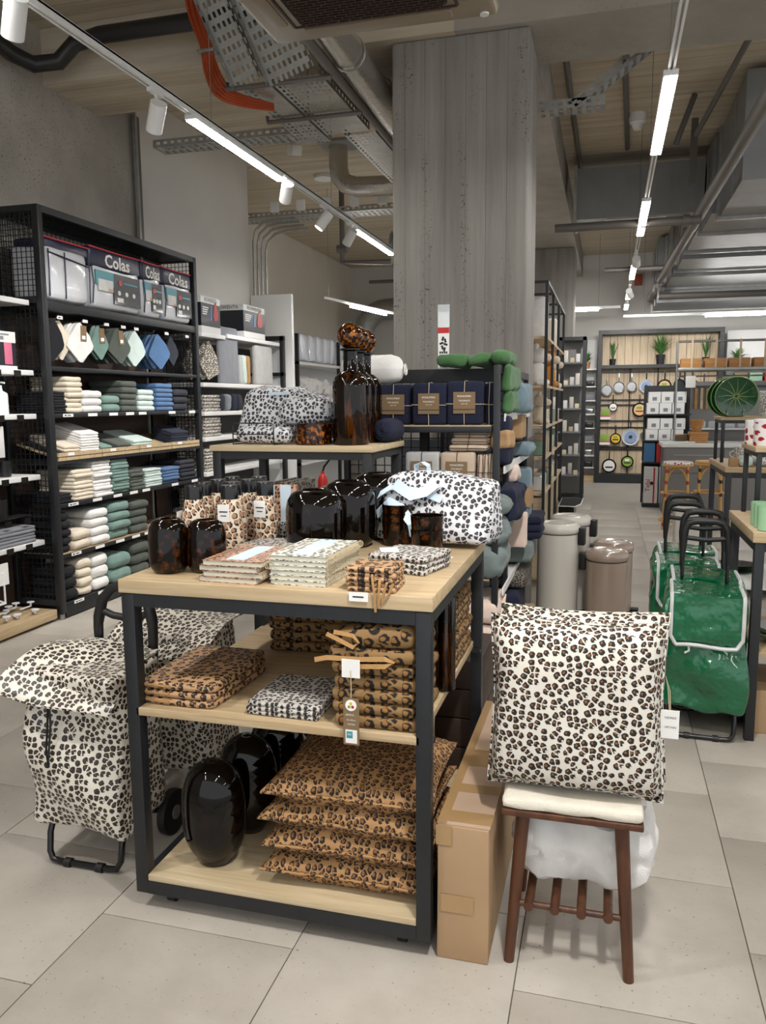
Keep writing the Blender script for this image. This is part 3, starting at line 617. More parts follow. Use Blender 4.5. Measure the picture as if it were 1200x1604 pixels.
hang('c_black',4.8,2,-3.66,.18,.29); hang('c_cream',4.9,3,-3.7,.18,.27); hang('c_white',5.07,6,-3.65,.23,.28,True); hang('c_sage',5.3,2,-3.67,.17,.25,True); hang('c_olive',5.52,9,-3.65,.24,.27,True); hang('c_mint',5.78,4,-3.66,.24,.28); hang('c_blue',6.12,7,-3.66,.24,.29); hang('c_char',6.36,1,-3.68,.16,.25)
# bedding bags on the top
def bag(label,y0,y1,h=.42,plain=False,x1=XR-.015):
    d=.3; wd=y1-y0
    t=thing('bedding_bag',label,'bag',(x1,y0,2.2),0,'bedding bags on top of the rack')
    MB().rbox(-d,0,0,wd,0,h,.05,amp=.008,seed=y0*7,mid=2,freq=6).build('clear_bag','bagwhite',t)
    if plain:
        for yy in (.0,.17,wd-.02): MB().tube([(.0,yy+.02,.02),(.012,yy+.01,h*.5),(.004,yy+.02,h-.03)],.005,6).build('piping','navybag',t)
        MB().tube([(.0,.02,h-.05),(.008,wd*.5,h-.07),(.002,wd,h-.09)],.006,6).build('zip','navybag',t)
        MB().rbox(-d*.9,-.02,.02,wd+.03,h-.03,h+.05,.02).build('top_band','navybag',t); MB().tube([(-.02,.0,h+.05),(-.02,wd+.03,h+.05)],.006,6).build('piping','bagred',t)
        return t
    MB().rbox(-d-.005,.006,-.004,wd+.004,h*.66,h+.01,.03,mid=1).build('top_band','navybag',t)
    MB().tube([(.0,0,h+.005),(.004,wd*.5,h+.0),(0,wd,h+.005)],.006,6).build('piping','bagred',t)
    MB().tube([(.002,.02,.03),(.012,.03,h*.4),(.004,.02,h*.7)],.005,6).build('piping','navybag',t)
    MB().box(0,.012,wd*.42,wd*.96,.05,h*.64).build('printed_insert','bagblack',t,sharp=None)
    p=MB().box(0,.014,wd*.08,wd*.42,h*.4,h*.64).build('printed_insert','bagteal',t,sharp=None)
    MB().rbox(.008,.017,wd*.12,wd*.4,h*.3,h*.5,.01,mid=0).build('pillow_print','c_white',t); MB().rbox(.01,.018,wd*.3,wd*.4,h*.3,h*.36,.003,mid=0).build('hand_print','skin',t)
    MB().cyl((.01,wd*.55,h*.5),(.015,wd*.55,h*.5),.022,n=14).build('emblem','bagred',t); MB().box(.012,.014,wd*.62,wd*.9,h*.49,h*.52).build('print','bagteal',t,sharp=None)
    for k in range(3): MB().cyl((.01,wd*(.52+.15*k),h*.32),(.015,wd*(.52+.15*k),h*.32),.018,n=10).build('icon','inkwhite',t)
    MB().rbox(.008,.015,wd*.48,wd*.6,h*.16,h*.24,.003,mid=0).build('icon','inkwhite',t)
    text('Colas',.13,'inkwhite',t,(.009,wd*.52,h*.82),(PI/2,0,PI/2),bold=.003,width=min(1.1,wd*2.4))
    return t
bag('clear bag with a plain white pillow and dark piping, first bag on the rack top',4.72,5.18,.36,True,XR-.0)
bag('navy topped bedding bag with white script, second on the rack top',5.21,5.87,.43); bag('narrow navy topped bedding bag in the middle of three printed bags',5.89,6.19,.43); bag('navy topped bedding bag at the far end of the rack top',6.21,6.69,.43)
# ================================================================ shelving left of the rack
ws=thing('shelving_unit','white shelves with black wire mesh at the left edge of the photo','shelf unit')
XW=-3.72
for z in (2.185,1.726,1.437,1.026,.575): MB().rbox(-4.02,XW,3.4,4.64,z-.035,z,.004,mid=0).build('shelf','whiteshelf',ws)
MB().rbox(-3.98,XW-.06,3.9,4.6,.745,.755,.003,mid=0).build('small_shelf','black',ws)
MB().box(-4.025,-4.0,3.4,4.64,0,2.6).build('back_panel','browndark',ws,sharp=None)
b=MB().rbox(-4.02,-3.655,3.4,4.64,.02,.085,.004,mid=0).build('base','oaky',ws); MB().box(-4.02,-3.7,3.4,4.64,0,.02).build('plinth','blackgloss',ws,sharp=None)
for z in (1.726,1.437,1.026,.755,.575): 
    for y in (4.3,4.48): MB().box(XW,XW+.006,y-.03,y+.03,z-.045,z-.005).build('price_tag','blackgloss',ws,sharp=None)
for i in range(9):
    one(MB().lathe([(.05,0),(.07,.004),(.085,.016),(.08,.016),(.06,.008),(0,.006)],20),'bowl','plastic',f"white bowl, {ORD[8-i]} in the stack on the top left shelf",'bowl',(XW-.1,4.36,2.186+i*.014),group='stacked white bowls')
t=thing('epilator_box','tall white and black appliance box with pink device printed on it','box',(XW-.03,4.26,1.727)); MB().box(-.1,0,0,.26,0,.24).build('carton','boxdark',t,sharp=None); MB().box(-.1,.001,0,.26,.17,.24).build('carton_top','boxwhite',t,sharp=None); MB().rbox(0,.004,.15,.22,.03,.17,.002,mid=0).build('device_print','panpink',t); MB().rbox(.001,.004,.02,.07,.01,.17,.002,mid=0).build('leg_print','bagred',t); MB().box(-.1,.003,0,.26,0,.022).build('carton_bottom','boxwhite',t,sharp=None)
[MB().box(.001,.002,a,b,c,d).build('print','c_grey',t,sharp=None) for a,b,c,d in ((.03,.1,.215,.225),(.12,.2,.215,.225),(.06,.15,.185,.208))]
for i,y in enumerate((4.2,4.4)):
    t=thing('soap_dispenser',['white soap dispenser bottle at the left image edge','white soap dispenser bottle nearer the mesh panel'][i],'dispenser',(XW-.08,y,1.438),group='soap dispensers')
    MB().lathe([(0,0),(.048,0),(.05,.008),(.05,.12),(.046,.135),(.02,.15),(.018,.165)],20).build('bottle','plastic',t); MB().lathe([(.018,.165),(.018,.185),(.007,.187),(.007,.2),(.012,.202),(.012,.21),(0,.21)],12).build('pump','plastic',t); MB().cyl((0,0,.205),(.045,0,.2),.006,n=8).build('spout','plastic',t)
for i,(y,m) in enumerate(((4.14,'leo_dots'),(4.3,'boxwhite'))):
    one(MB().rbox(-.006,.006,-.06,.06,-.2,0,.003,mid=0).tube([(0,0,0),(0,0,.03),(-.2,0,.035)],.003,5),'hanging_pack','boxwhite' if i else 'leo_dots',['white pack with black dots hanging below the soap shelf','plain white pack hanging below the soap shelf'][i],'pack',(XW-.04,y,1.36))
for i,(y,r,h,z,l) in enumerate([(4.27,.05,.11,1.027,'matte black tumbler, wider of two on the white shelf'),(4.42,.04,.105,1.027,'matte black tumbler, narrower one near the mesh'),(4.07,.04,.11,.756,'black cylindrical cup on the small black shelf'),(4.34,.055,.13,.756,'black storage jar on the small black shelf'),(4.2,.05,.035,.756,'low black soap dish between black cup and jar')]):
    one(MB().lathe([(0,0),(r*.93,0),(r,.006),(r,h),(r*.92,h),(r*.88,.012),(0,.012)],22),'tumbler' if i<3 else 'jar','potblack',l,'tumbler' if i<3 else 'jar',(XW-.1,y,z))
for i in range(5): towel_obj('bath_mat','c_grey',.42,.28,.022,1,i,f"grey felt mat, {ORD[4-i]} in the pile on the white shelf",'mat',(XW-.01,4.15,.576+i*.0225),'pile of grey mats',amp=.003)
for i in range(14):
    a=rnd.uniform(0,6.28); t=thing('utility_hook',f"white wall hook with disc base lying in the oak tray, {['first','second','third','fourth','fifth','sixth','seventh','eighth','ninth','tenth','eleventh','twelfth','thirteenth','fourteenth'][i]} from the left",'hook',(-3.72-rnd.uniform(0,.18),3.95+i*.047,.088+.012*(i%3)),a,'white wall hooks in the oak tray')
    MB().rbox(-.05,.05,-.009,.009,0,.008,.003,mid=0).build('arm','plastic',t); MB().cyl((.05,0,.005),(.05,0,.03),.007,n=8).cyl((.05,0,.03),(.05,0,.035),.026,n=14).build('disc','plastic',t)
t=thing('wire_caddy','white wire shower caddy hanging with a card at the left edge','caddy',(XW-.02,4.05,.22)); MB().tube([(0,0,0),(0,.2,0),(0,.2,.2),(0,0,.2)],.008,6,closed=True).tube([(0,.1,0),(0,.1,.2)],.006,6).tube([(-.1,0,.02),(0,0,.0),(0,.2,0),(-.1,.2,.02)],.008,6).build('frame','plastic',t); MB().box(-.004,.006,-.06,.24,.12,.26).build('card','paper',t,sharp=None); MB().tube([(0,.1,.2),(0,.1,.3),(-.25,.1,.31)],.004,6).build('hook_wire','steel',t)
# ================================================================ white shelving beyond the rack
wb=thing('shelving_unit','white shelving with appliance boxes beyond the black towel rack','shelf unit')
for z,y0,y1 in ((2.15,6.82,7.3),(2.17,7.35,8.66),(1.69,6.82,8.66),(1.42,6.82,8.66),(1.18,6.82,8.66),(.85,6.82,8.66),(.5,6.82,8.66)): MB().rbox(-4.0,-3.62,y0,y1,z-.04,z,.004,mid=0).build('shelf','whiteshelf',wb)
MB().box(-4.01,-3.99,6.82,8.66,0,2.1).build('back_panel','black',wb,sharp=None); MB().box(-4.0,-3.63,6.82,8.66,0,.1).build('plinth','black',wb,sharp=None)
MB().rbox(-4.0,-3.5,8.74,8.8,0,2.72,.004,mid=0).build('end_panel','white',wb)
for x in (-3.6,): MB().rbox(x-.03,x+.02,8.67,8.72,0,2.25,.004,mid=0).build('post','black',wb)
MB().box(-4.0,-3.58,8.67,8.72,2.2,2.25).box(-4.0,-3.58,8.67,8.72,1.8,1.84).build('frame_rail','black',wb,sharp=None)
def vac(label,y0,y1,z,x1,side=False):
    t=thing('appliance_box',label,'box',(x1,y0,z),0,'vacuum cleaner cartons'); w=y1-y0; d=.36
    MB().box(-d,0,0,w,.06,.27).build('carton','boxdark',t,sharp=None); MB().box(-d,.001,0,w,.27,.33).build('carton_top','boxwhite',t,sharp=None); MB().box(-d,.001,0,w,0,.06).build('carton_bottom','boxwhite',t,sharp=None)
    text('ROWENTA',.055,'ink',t,(.003,w*.5,.3),(PI/2,0,PI/2),width=w/.42)
    if side: text('ROWENTA',.05,'ink',t,(-d/2,-.003,.3),(PI/2,0,0))
    MB().prism([(w*.62,.16),(w*.7,.29),(w*.78,.29),(w*.9,.18),(w*.86,.13),(w*.66,.12)],0,.003,Matrix(((0,0,1,0),(1,0,0,0),(0,1,0,0),(0,0,0,1)))).build('vacuum_print','boxred',t,sharp=None)
    MB().prism([(w*.45,.12),(w*.5,.25),(w*.56,.25),(w*.56,.12)],0,.002,Matrix(((0,0,1,0),(1,0,0,0),(0,1,0,0),(0,0,0,1)))).build('picture_print','boxblue',t,sharp=None)
    for k in range(4): MB().box(0,.002,w*.08,w*(.38-.03*k),.225-.02*k,.235-.02*k).build('text_line','boxwhite',t,sharp=None)
vac('black and white vacuum carton beside the rack post',6.84,7.22,2.151,-3.63); vac('black and white vacuum carton with its side showing, near the white panel',7.72,8.25,2.171,-3.62,True)
one(MB().rbox(-.02,.02,0,.42,0,.55,.02,amp=.004,seed=2,mid=2),'felt_panel','c_grey','grey felt organiser hanging between the vacuum cartons','organiser',(-3.66,7.2,1.692))
for i in range(3): one(MB().rbox(-.14,0,0,.075,0,.3,.03,amp=.008,seed=i,mid=2),'fabric_bundle',['c_ltgrey','c_mint','c_tan'][i],['light grey','pale mint','tan'][i]+' rolled fabric bundle with paper band on the white shelf','fabric',(-3.64,7.66+i*.09,1.692),group='fabric bundles with paper bands')
one(MB().rbox(-.03,.03,0,.45,0,.42,.025,amp=.006,seed=9,mid=2),'board_cover','c_ltgrey','pale grey ironing board cover standing on the white shelf','cover',(-3.67,8.05,1.692))
for i in range(4): one(MB().prism([(0,0),(.1,-.15),(.12,-.3),(-.02,-.36),(-.13,-.22)],-.01,.01,rot(0,0,PI/2)@rot(PI/2,0,0)),'hanging_cloth','leo_white',f"leopard print cloth hanging past the rack, {['frontmost','second','third','rearmost'][i]}",'cloth',(-3.66-i*.06,7.02,2.08),rz=-.3,group='leopard cloths hanging past the rack')
for z,n,y in ((1.421,5,6.86),(1.181,6,6.86),(.851,7,6.86),(.501,6,6.86)):
    for i in range(n): towel_obj('folded_towel',['leo_grey','leo_white'][(n+i)%2],.33,.32,.03,1,i,f"leopard print folded cloth beyond the rack, {ORD[n-1-i]} of its pile {['high','midway','low','lowest'][[1.421,1.181,.851,.501].index(z)]}",'cloth',(-3.64,y,z+i*.031),'leopard cloths on the white shelving')
for i in range(4): one(MB().rbox(-.25,0,0,.1,0,.17,.04,amp=.008,seed=i+4,mid=1),'fabric_roll',['c_char','c_grey','c_denim','c_char'][i],['charcoal','grey','dark denim','black charcoal'][i]+' fabric roll on the shelf under the leopard cloths','fabric',(-3.64,7.22+i*.13,1.421),group='dark rolls beyond the rack')
# ---------------------------------------------------------------- far left corner
fs=thing('shelving_unit','far left shelving with clear bagged bedding','shelf unit')
for z in (2.1,1.55,1.1,.6): MB().box(-4.95,-4.4,11.2,15.0,z-.04,z).build('shelf','whiteshelf',fs,sharp=None)
for y in (11.2,13.1,14.95): MB().box(-4.45,-4.4,y,y+.05,0,2.5).build('post','black',fs,sharp=None)
MB().box(-5.0,-4.95,11.2,15.0,0,2.5).build('back_panel','white',fs,sharp=None)
for i in range(7): one(MB().rbox(-.4,0,0,.3,0,.42,.06,amp=.02,seed=i,mid=2,freq=5),'bedding_bag','film',f"clear plastic bedding bag on the far left shelf, {['nearest','second','third','fourth','fifth','sixth','farthest'][i]}",'bag',(-4.49,11.3+i*.34,2.125),group='clear bedding bags far left')
for i in range(5): one(MB().rbox(-.35,0,0,.3,0,.28,.1,amp=.05,seed=i+20,mid=3,freq=12),'white_cushion','c_white',f"fluffy white cushion below the clear bags, {['nearest','second','third','fourth','farthest'][i]}",'cushion',(-4.52,11.3+i*.36,1.6),group='fluffy white cushions far left')
one(MB().rbox(-4.4,-2.6,15.3,15.6,0,1.9,.02,mid=0),'headboard_panel','white','white partition panel low at the far left back wall','panel')
one(MB().rbox(0,.5,0,.15,0,.28,.06,amp=.02,seed=3),'grey_cushion','c_grey','dark grey cushion far behind the bottles left of the column','cushion',(-2.9,15.36,1.901))
t=thing('fire_extinguisher','small red fire extinguisher seen under the raised table','extinguisher',(-3.0,8.3,-.0)); MB().lathe([(0,.35),(.05,.35),(.055,.37),(.055,.64),(.045,.69),(.02,.72),(.02,.75),(0,.75)],16).build('cylinder','red',t); MB().tube([(0,0,.74),(.02,0,.8),(.1,0,.9)],.012,6).build('handle','blackgloss',t); MB().cyl((0,0,0),(0,0,.35),.05,n=12).build('stand','black',t)
t=thing('glass_door','white far door with red framed glass panes behind the bottles','door',(-3.9,15.9,0)); MB().box(0,1.6,.03,.06,0,2.2).build('pane','glassy',t,sharp=None); MB().box(-.05,0,0,.08,0,2.25).box(1.6,1.65,0,.08,0,2.25).box(.78,.83,0,.08,0,2.25).box(-.05,1.65,0,.08,1.1,1.16).build('frame','boxred',t,sharp=None)
# ================================================================ main leopard display table
T,MZ,BZ=1.007,.63,.11
tab=thing('display_table','oak topped display table with black steel frame and two lower shelves','table',(-.87,2.41,0))
W2,D2=.45,.46
MB().rbox(-W2-.006,W2+.006,-D2-.004,D2+.004,.968,T,.0025,mid=0).build('table_top','oak',tab)
for sx in (-1,1):
    for sy in (-1,1): MB().rbox(sx*W2-.02*(1+sx),sx*W2+.02*(1-sx),sy*D2-.02*(1+sy),sy*D2+.02*(1-sy),.05,.966,.002,mid=0).build('leg','black',tab)
def rails(z0,z1):
    for sy in (-1,1): MB().box(-W2+.04,W2-.04,sy*D2-.02*(1+sy),sy*D2+.02*(1-sy),z0,z1).build('frame_rail','black',tab,sharp=None)
    for sx in (-1,1): MB().box(sx*W2-.02*(1+sx),sx*W2+.02*(1-sx),-D2+.04,D2-.04,z0,z1).build('frame_rail','black',tab,sharp=None)
rails(.93,.967); rails(.05,.09)
MB().rbox(-W2+.03,W2-.03,-D2+.0,D2-.0,MZ-.024,MZ,.002,mid=0).build('shelf','oak',tab); MB().rbox(-W2+.04,W2-.04,-D2+.002,D2-.002,BZ-.02,BZ,.002,mid=0).build('shelf','ash',tab)
for sx in (-1,1):
    for sy in (-1,1):
        MB().box(sx*W2-.04*(1+sx)/1-.0,sx*W2+.04*(1-sx),sy*(D2-.06)-.012,sy*(D2-.06)+.012,MZ-.034,MZ-.025).build('shelf_bracket','black',tab,sharp=None)
        MB().cyl((sx*(W2-.09)-.012,sy*(D2-.06),.024),(sx*(W2-.09)+.012,sy*(D2-.06),.024),.024,n=16).box(sx*(W2-.09)-.02,sx*(W2-.09)+.02,sy*(D2-.06)-.02,sy*(D2-.06)+.02,.04,.05).build('caster','blackrub',tab)
def vase_prof(r,h): return [(0,0),(r*.55,0),(r*.8,h*.03),(r*.96,h*.12),(r,h*.25),(r,h*.68),(r*.95,h*.83),(r*.8,h*.94),(r*.6,h*.985),(r*.5,h),(r*.44,h*.985),(r*.5,h*.9),(0,h*.88)]
def vase(label,x,y,z,r,h,mat='tort',group='tortoiseshell vases',sq=None,rz=0):
    m=MB(); m.lathe(vase_prof(r,h),36)
    if sq: m.v=[(a,b*sq,c) for a,b,c in m.v]
    return one(m,'vase',mat,label,'vase',(x,y,z),rz=rz,group=group,sharp=60)
vase('small rounded tortoiseshell vase at the left front corner of the table top',-1.235,2.075,T,.058,.16); vase('small rounded tortoiseshell vase beside the notebooks on the table top',-1.13,2.11,T,.058,.155)
for i,(x,y,l) in enumerate([(-.905,2.42,'wide glossy black tortoiseshell vase in front behind the notebooks'),(-.85,2.61,'wide glossy black tortoiseshell vase in the middle of three in a row'),(-.8,2.79,'wide glossy black tortoiseshell vase rearmost of three on the table top')]): vase(l,x,y,T,.093,.215+.012*i,'tortdark','wide black vases on the table top')
def tumbler(label,x,y,z,r=.054,h=.085):
    m=MB(); m.lathe([(0,0),(r*.8,0),(r*.9,.01),(r,h),(r*.95,h),(r*.84,.014),(0,.012)],28); return one(m,'tumbler','tort',label,'tumbler',(x,y,z),group='stacked tortoiseshell tumblers',sharp=50)
for (x,y,a) in ((-.69,2.66,'left'),(-.55,2.5,'right')):
    for i in range(3 if a=='left' else 2): tumbler(f"tortoiseshell glass tumbler, {ORD[(2 if a=='left' else 1)-i]} of the {a} stack by the duffel",x,y,T+.001+i*.029 if a=='left' else T+.001+i*.045,h=.085)
# leopard bottles
b0=None
for i,(x,y,d) in enumerate([(-1.27,2.3,'leftmost in the front row'),(-1.29,2.4,'behind the leftmost one'),(-1.285,2.5,'third back along the left edge'),(-1.195,2.43,'in the middle of the cluster'),(-1.16,2.33,'with a white tag at the front'),(-1.185,2.53,'behind the middle one'),(-1.09,2.45,'nearest the standing notebook'),(-1.28,2.6,'rearmost at the left'),(-1.19,2.63,'rearmost in the cluster')]):
    lab='leopard print bottle with black cap, '+d
    if b0 is None:
        b0=thing('bottle',lab,'bottle',(x,y,T),0,'leopard print bottles')
        MB().lathe([(0,0),(.038,0),(.042,.006),(.042,.1),(.038,.14),(.03,.18),(.0275,.19),(0,.19)],24).build('body','leo_bottle',b0,uv='cyl'); MB().lathe([(.0285,.189),(.0285,.228),(.026,.233),(0,.233)],20).build('cap','blackgloss',b0)
    else:
        o=dup(b0,lab,(x,y,T),i*1.1)
        if i in (4,6,): MB().box(-.02,.02,-.001,.001,-.03,.025).build('paper_tag','paper',o,loc=(0,-.046,.15),sharp=None,rt=(0,0,-i*1.1)); o.children[-1].location=Vector((math.sin(-i*1.1)*.046,-math.cos(-i*1.1)*.046,.15)); MB().box(-.014,.014,-.0015,-.0011,.0,.004).box(-.01,.01,-.0015,-.0011,-.012,-.009).build('print','ink',o.children[-1],sharp=None)
o=b0; MB().box(-.001,.001,-.02,.02,-.04,.02).build('paper_tag','paper',o,loc=(-.046,-.01,.13),sharp=None)
# spiral notebooks
def notebook(label,x,y,z,w,d,cover,rz,h=.015,group='spiral notebooks on the table',ringside=1,band=True):
    t=thing('notebook',label,'notebook',(x,y,z),rz,group)
    MB().box(-w/2,w/2,-d/2,d/2,.0015,h-.0015).build('pages','pages',t,sharp=None)
    MB().box(-w/2-.002,w/2+.002,-d/2-.002,d/2+.002,0,.0016).build('cover',cover,t,sharp=None); MB().box(-w/2-.002,w/2+.002,-d/2-.002,d/2+.002,h-.0016,h).build('cover',cover,t,sharp=None)
    m=MB(); n=int(d/.012)
    for i in range(n):
        yy=-d/2+.006+i*.012; c=(ringside*(w/2-.001),yy,h/2); m.tube([(c[0]+.0085*math.cos(a*PI/4),yy,c[2]+(h*.5+.003)*math.sin(a*PI/4)) for a in range(8)],.0011,4,closed=True)
    stuff(m.build('spiral_binding','string',t))
    if band: MB().box(-.028,.028,-d/2+.02,d/2-.02,h,h+.0006).build('blue_band','paperblue',t,sharp=None); t.children[-1].location=(w*.1,0,0)
for i in range(4): notebook(f"tan leopard spiral notebook, {ORD[3-i]} of the left pile on the table front",-.99+.008*(i%2),2.1,T+.0005+i*.0157,.175,.25,'leo_booktan',-.06+.05*(i%2),band=i==3,ringside=1 if i else -1)
for i in range(6): notebook(f"pale leopard spiral notebook, {ORD[5-i]} of the right pile on the table front",-.79-.004*(i%2),2.125,T+.0005+i*.0137,.16,.27,'leo_book',-.05+.03*(i%2),h=.0135,group='pale notebooks on the table',band=i==5)
notebook('pale dotted notebook lying behind the tan pile by the bottles',-1.02,2.335,T+.0005,.16,.18,'leo_grey',-.1,h=.05,band=False)
t=thing('notebook','tan leopard notebook standing upright with pale blue bands by the bottles','notebook',(-1.13,2.67,T),.1); MB().box(-.065,.065,-.01,.01,0,.2).build('cover','leo_booktan',t,sharp=None); MB().box(-.055,-.015,-.0115,-.01,.0,.2).box(.005,.045,-.0115,-.01,0,.2).build('blue_band','paperblue',t,sharp=None)
one(MB().tube([(-.08,0,.0),(-.08,0,.05),(-.04,0,.055),(.0,0,.05),(.0,0,.0)],.003,6),'book_stand','blackgloss','small black wire stand in front of the upright tan notebook','stand',(-1.11,2.64,T+.003))
for i in range(5): one(MB().box(-.007,.007,-.09,.09,0,.205+.004*(i%2)),'notebook','leo_dark',f"dark leopard notebook standing upright, {['leftmost','second from left','middle','second from right','rightmost'][i]} of the row behind",'notebook',(-1.17+i*.022,2.775,T),rz=-.1,group='dark notebooks standing in a row')
one(MB().lathe([(0,0),(.036,0),(.04,.006),(.04,.085),(.036,.085),(.034,.012),(0,.01)],24),'cup','leo_grey','small white leopard print cup left of the black vases','cup',(-1.04,2.52,T),uv='cyl')
# soft bag helper
def lump(x0,x1,y0,y1,z0,z1,r,seed,amp=.012,freq=5,mid=5,fn=None,M=None): return MB().rbox(x0,x1,y0,y1,z0,z1,r,amp=amp,seed=seed,mid=mid,freq=freq,fn=fn,M=M)
t=thing('duffel_bag','white leopard print duffel bag with pale straps on the table right rear','bag',(-.6,2.76,T+.012),-.28)
def tap(p):
    e=max(0,abs(p.x-.02)-.08)/.18; k=1-.55*e*e; w=1-.45*max(0,p.z/.23)
    return Vector((p.x+.1*max(0,p.x)*p.z,p.y*w*k,p.z*(1-.22*max(0,-p.x-.08)/.14)*(1-.12*max(0,p.x-.12)/.14)+.03*max(0,p.x-.1)))
lump(-.22,.26,-.13,.11,0,.235,.035,4,.012,8,8,tap).build('bag_body','leo_cool',t)
ribbon([(-.2,-.035,.185),(-.1,-.045,.225),(.0,-.045,.238),(.1,-.045,.232),(.22,-.03,.205)],(0,1,.6),.022).build('zip_band','paperblue',t)
ribbon([(-.19,-.1,.13),(-.1,-.1,.185),(.0,-.095,.18),(.1,-.1,.15)],(0,.5,1),.02).build('zip_band','paperblue',t)
ribbon([(-.14,-.125,.09),(-.08,-.14,.14),(-.03,-.145,.12),(.01,-.14,.07),(.0,-.135,.03)],(0,.3,1),.034).build('strap','paperblue',t)
ribbon([(-.08,-.1,.2),(-.05,-.12,.19),(.0,-.125,.165),(.05,-.12,.18),(.08,-.1,.21)],(.2,.5,1),.04).build('strap','paperblue',t)
ribbon([(-.05,.0,.235),(-.045,-.01,.262),(-.02,-.01,.27),(.0,-.005,.258),(.0,.0,.235)],(0,1,0),.03).build('handle_loop','paperblue',t)
for i in range(3): towel_obj('folded_cloth','leo_grey',.185,.19,.017,1,i,f"white leopard folded cloth, {ORD[2-i]} of the pile beside the tumbler",'cloth',(-.495+.004*i,2.17,T+.001+i*.0175),'white leopard cloths on the table top',rz=-.28)
one(MB().box(-.027,.027,-.035,.035,0,.0015).box(-.016,.016,-.012,-.008,.0015,.0018),'paper_tag','paper','white paper tag lying on the white leopard cloth pile','tag',(-.615,2.27,T+.0556),rz=.35,group=None)
for i in range(5): towel_obj('fringed_pouch','leo_sleeve',.13,.13,.0125,1,i,f"tan leopard fringed pouch, {ORD[4-i]} of the pile on the table's front edge",'pouch',(-.52,1.952+.003*(i%2),T+.001+i*.0128),'tan fringed pouches')
t=thing('fringe_cord','knotted tan cords with a white tag hanging over the table edge','cord',(-.575,1.952,T))
for k in range(4): MB().tube([(.0+k*.02,.0,.05-.01*k),(.005+k*.018,-.012,.03),(.01+k*.012,-.014,.0),(.012+k*.009,-.013,-.045+.012*k)],.0035,5).build('strand','c_tan',t)
MB().box(-.06,-.008,-.0125,-.011,-.02,.004).build('paper_tag','paper',t,sharp=None); MB().box(-.05,-.02,-.0128,-.0125,-.01,-.006).build('print','ink',t.children[-1],sharp=None)
one(MB().box(-.045,.03,-.02,.02,0,.0015),'paper_tag','paper','white price tag lying beside the right tumbler','tag',(-.495,2.47,T+.0005),rz=-.4)
# ---------------------------------------------------------------- middle shelf
for i in range(3):
    t=thing('laptop_sleeve',f"tan leopard padded sleeve, {ORD[2-i]} of three on the middle shelf",'sleeve',(-1.175,2.165,MZ+.0005+i*.0235),-.03+.015*i,'tan padded sleeves')
    MB().rbox(-.125,.125,-.185,.185,0,.0225,.011,mid=3,fn=lambda p:Vector((p.x*(1-.06*max(0,abs(p.y)-.15)/.035),p.y*(1-.05*max(0,abs(p.x)-.1)/.025),p.z)),amp=.0015).build('body','leo_sleeve',t); MB().tube([(-.123,-.15,.012),(-.118,-.178,.012),(-.02,-.187,.012)],.0045,6).build('zip','c_tan',t)
for i in range(6): towel_obj('folded_towel','leo_brown',.36,.3,.036,1,i,f"brown leopard folded towel, {ORD[5-i]} of the rear left middle-shelf pile",'towel',(-1.14,2.54,MZ+.001+i*.0365),'brown towels at the back of the middle shelf',rz=-PI/2+.05)
for i in range(3): towel_obj('folded_cloth','leo_grey',.25,.215,.013,1,i+1,f"grey leopard folded cloth, {ORD[2-i]} of the middle-shelf pile",'cloth',(-.74,1.97,MZ+.001+i*.0135),'grey leopard cloths on the middle shelf')
for i in range(5): towel_obj('folded_towel','leo_brown',.3,.235,.036,1,i,f"brown large-spot leopard towel, {ORD[6-i]} of the front right pile",'towel',(-.462,1.955,MZ+.001+i*.0365),'brown large-spot towels on the middle shelf')
t=thing('folded_towel','brown large-spot leopard towel with tan hem unfolding, second from top of pile','towel',(-.462,1.955,MZ+.185),0,'brown large-spot towels on the middle shelf')
lump(-.24,0,.0,.28,0,.04,.018,3,.006,9,3).build('cloth','leo_brown',t); ribbon([(-.275,-.004,.002),(-.24,-.008,.012),(-.15,-.008,.014),(-.08,-.008,.02),(-.055,-.008,.012),(-.08,-.008,.0),(-.16,-.008,-.006)],(0,.3,1),.013,.004).build('hem','c_tan',t)
t=thing('folded_towel','brown large-spot leopard towel bunched loosely on top of the pile','towel',(-.462,1.955,MZ+.226),0,'brown large-spot towels on the middle shelf')
lump(-.24,.0,.0,.29,0,.062,.03,6,.01,8,4,lambda p:Vector((p.x-.02*p.y,p.y,p.z*(1-.35*max(0,(-.12-p.x))/.12)))).build('cloth','leo_brown',t); ribbon([(-.24,-.004,.035),(-.2,-.008,.02),(-.165,-.01,.005),(-.15,-.01,.018),(-.165,-.006,.035),(-.22,-.004,.042)],(0,.3,1),.011,.004).build('hem','c_tan',t)
t=thing('hang_tag','long brown swing tag with round flower emblem hanging from the towels','tag',(-.632,1.944,MZ+.2))
MB().box(-.025,.025,-.006,-.004,-.05,.0).build('white_card','paper',t,sharp=None); MB().tube([(0,-.007,-.03),(.001,-.007,-.08),(0,-.007,-.11)],.0012,4).build('string','string',t)
b=MB().box(-.022,.022,-.008,-.0065,-.235,-.105).build('brown_card','tag_brown',t,sharp=None)
rt0=(PI/2,0,0)
MB().cyl((0,-.0092,-.125),(0,-.008,-.125),.0155,n=20).build('emblem','inkwhite',b)
for k,(dx,dz,mm) in enumerate(((0,.005,'panyellow'),(-.005,-.004,'pangreen'),(.005,-.004,'red'))): MB().cyl((dx,-.0098,-.125+dz),(dx,-.0092,-.125+dz),.0042,n=10).build('petal',mm,b)
text('SERVIETTE . . .',.0062,'inkwhite',b,(0,-.0083,-.152),rt0,width=.8); text('50 x 100 cm',.006,'inkwhite',b,(0,-.0083,-.166),rt0,width=.8); text('COTON',.0055,'inkwhite',b,(0,-.0083,-.178),rt0)
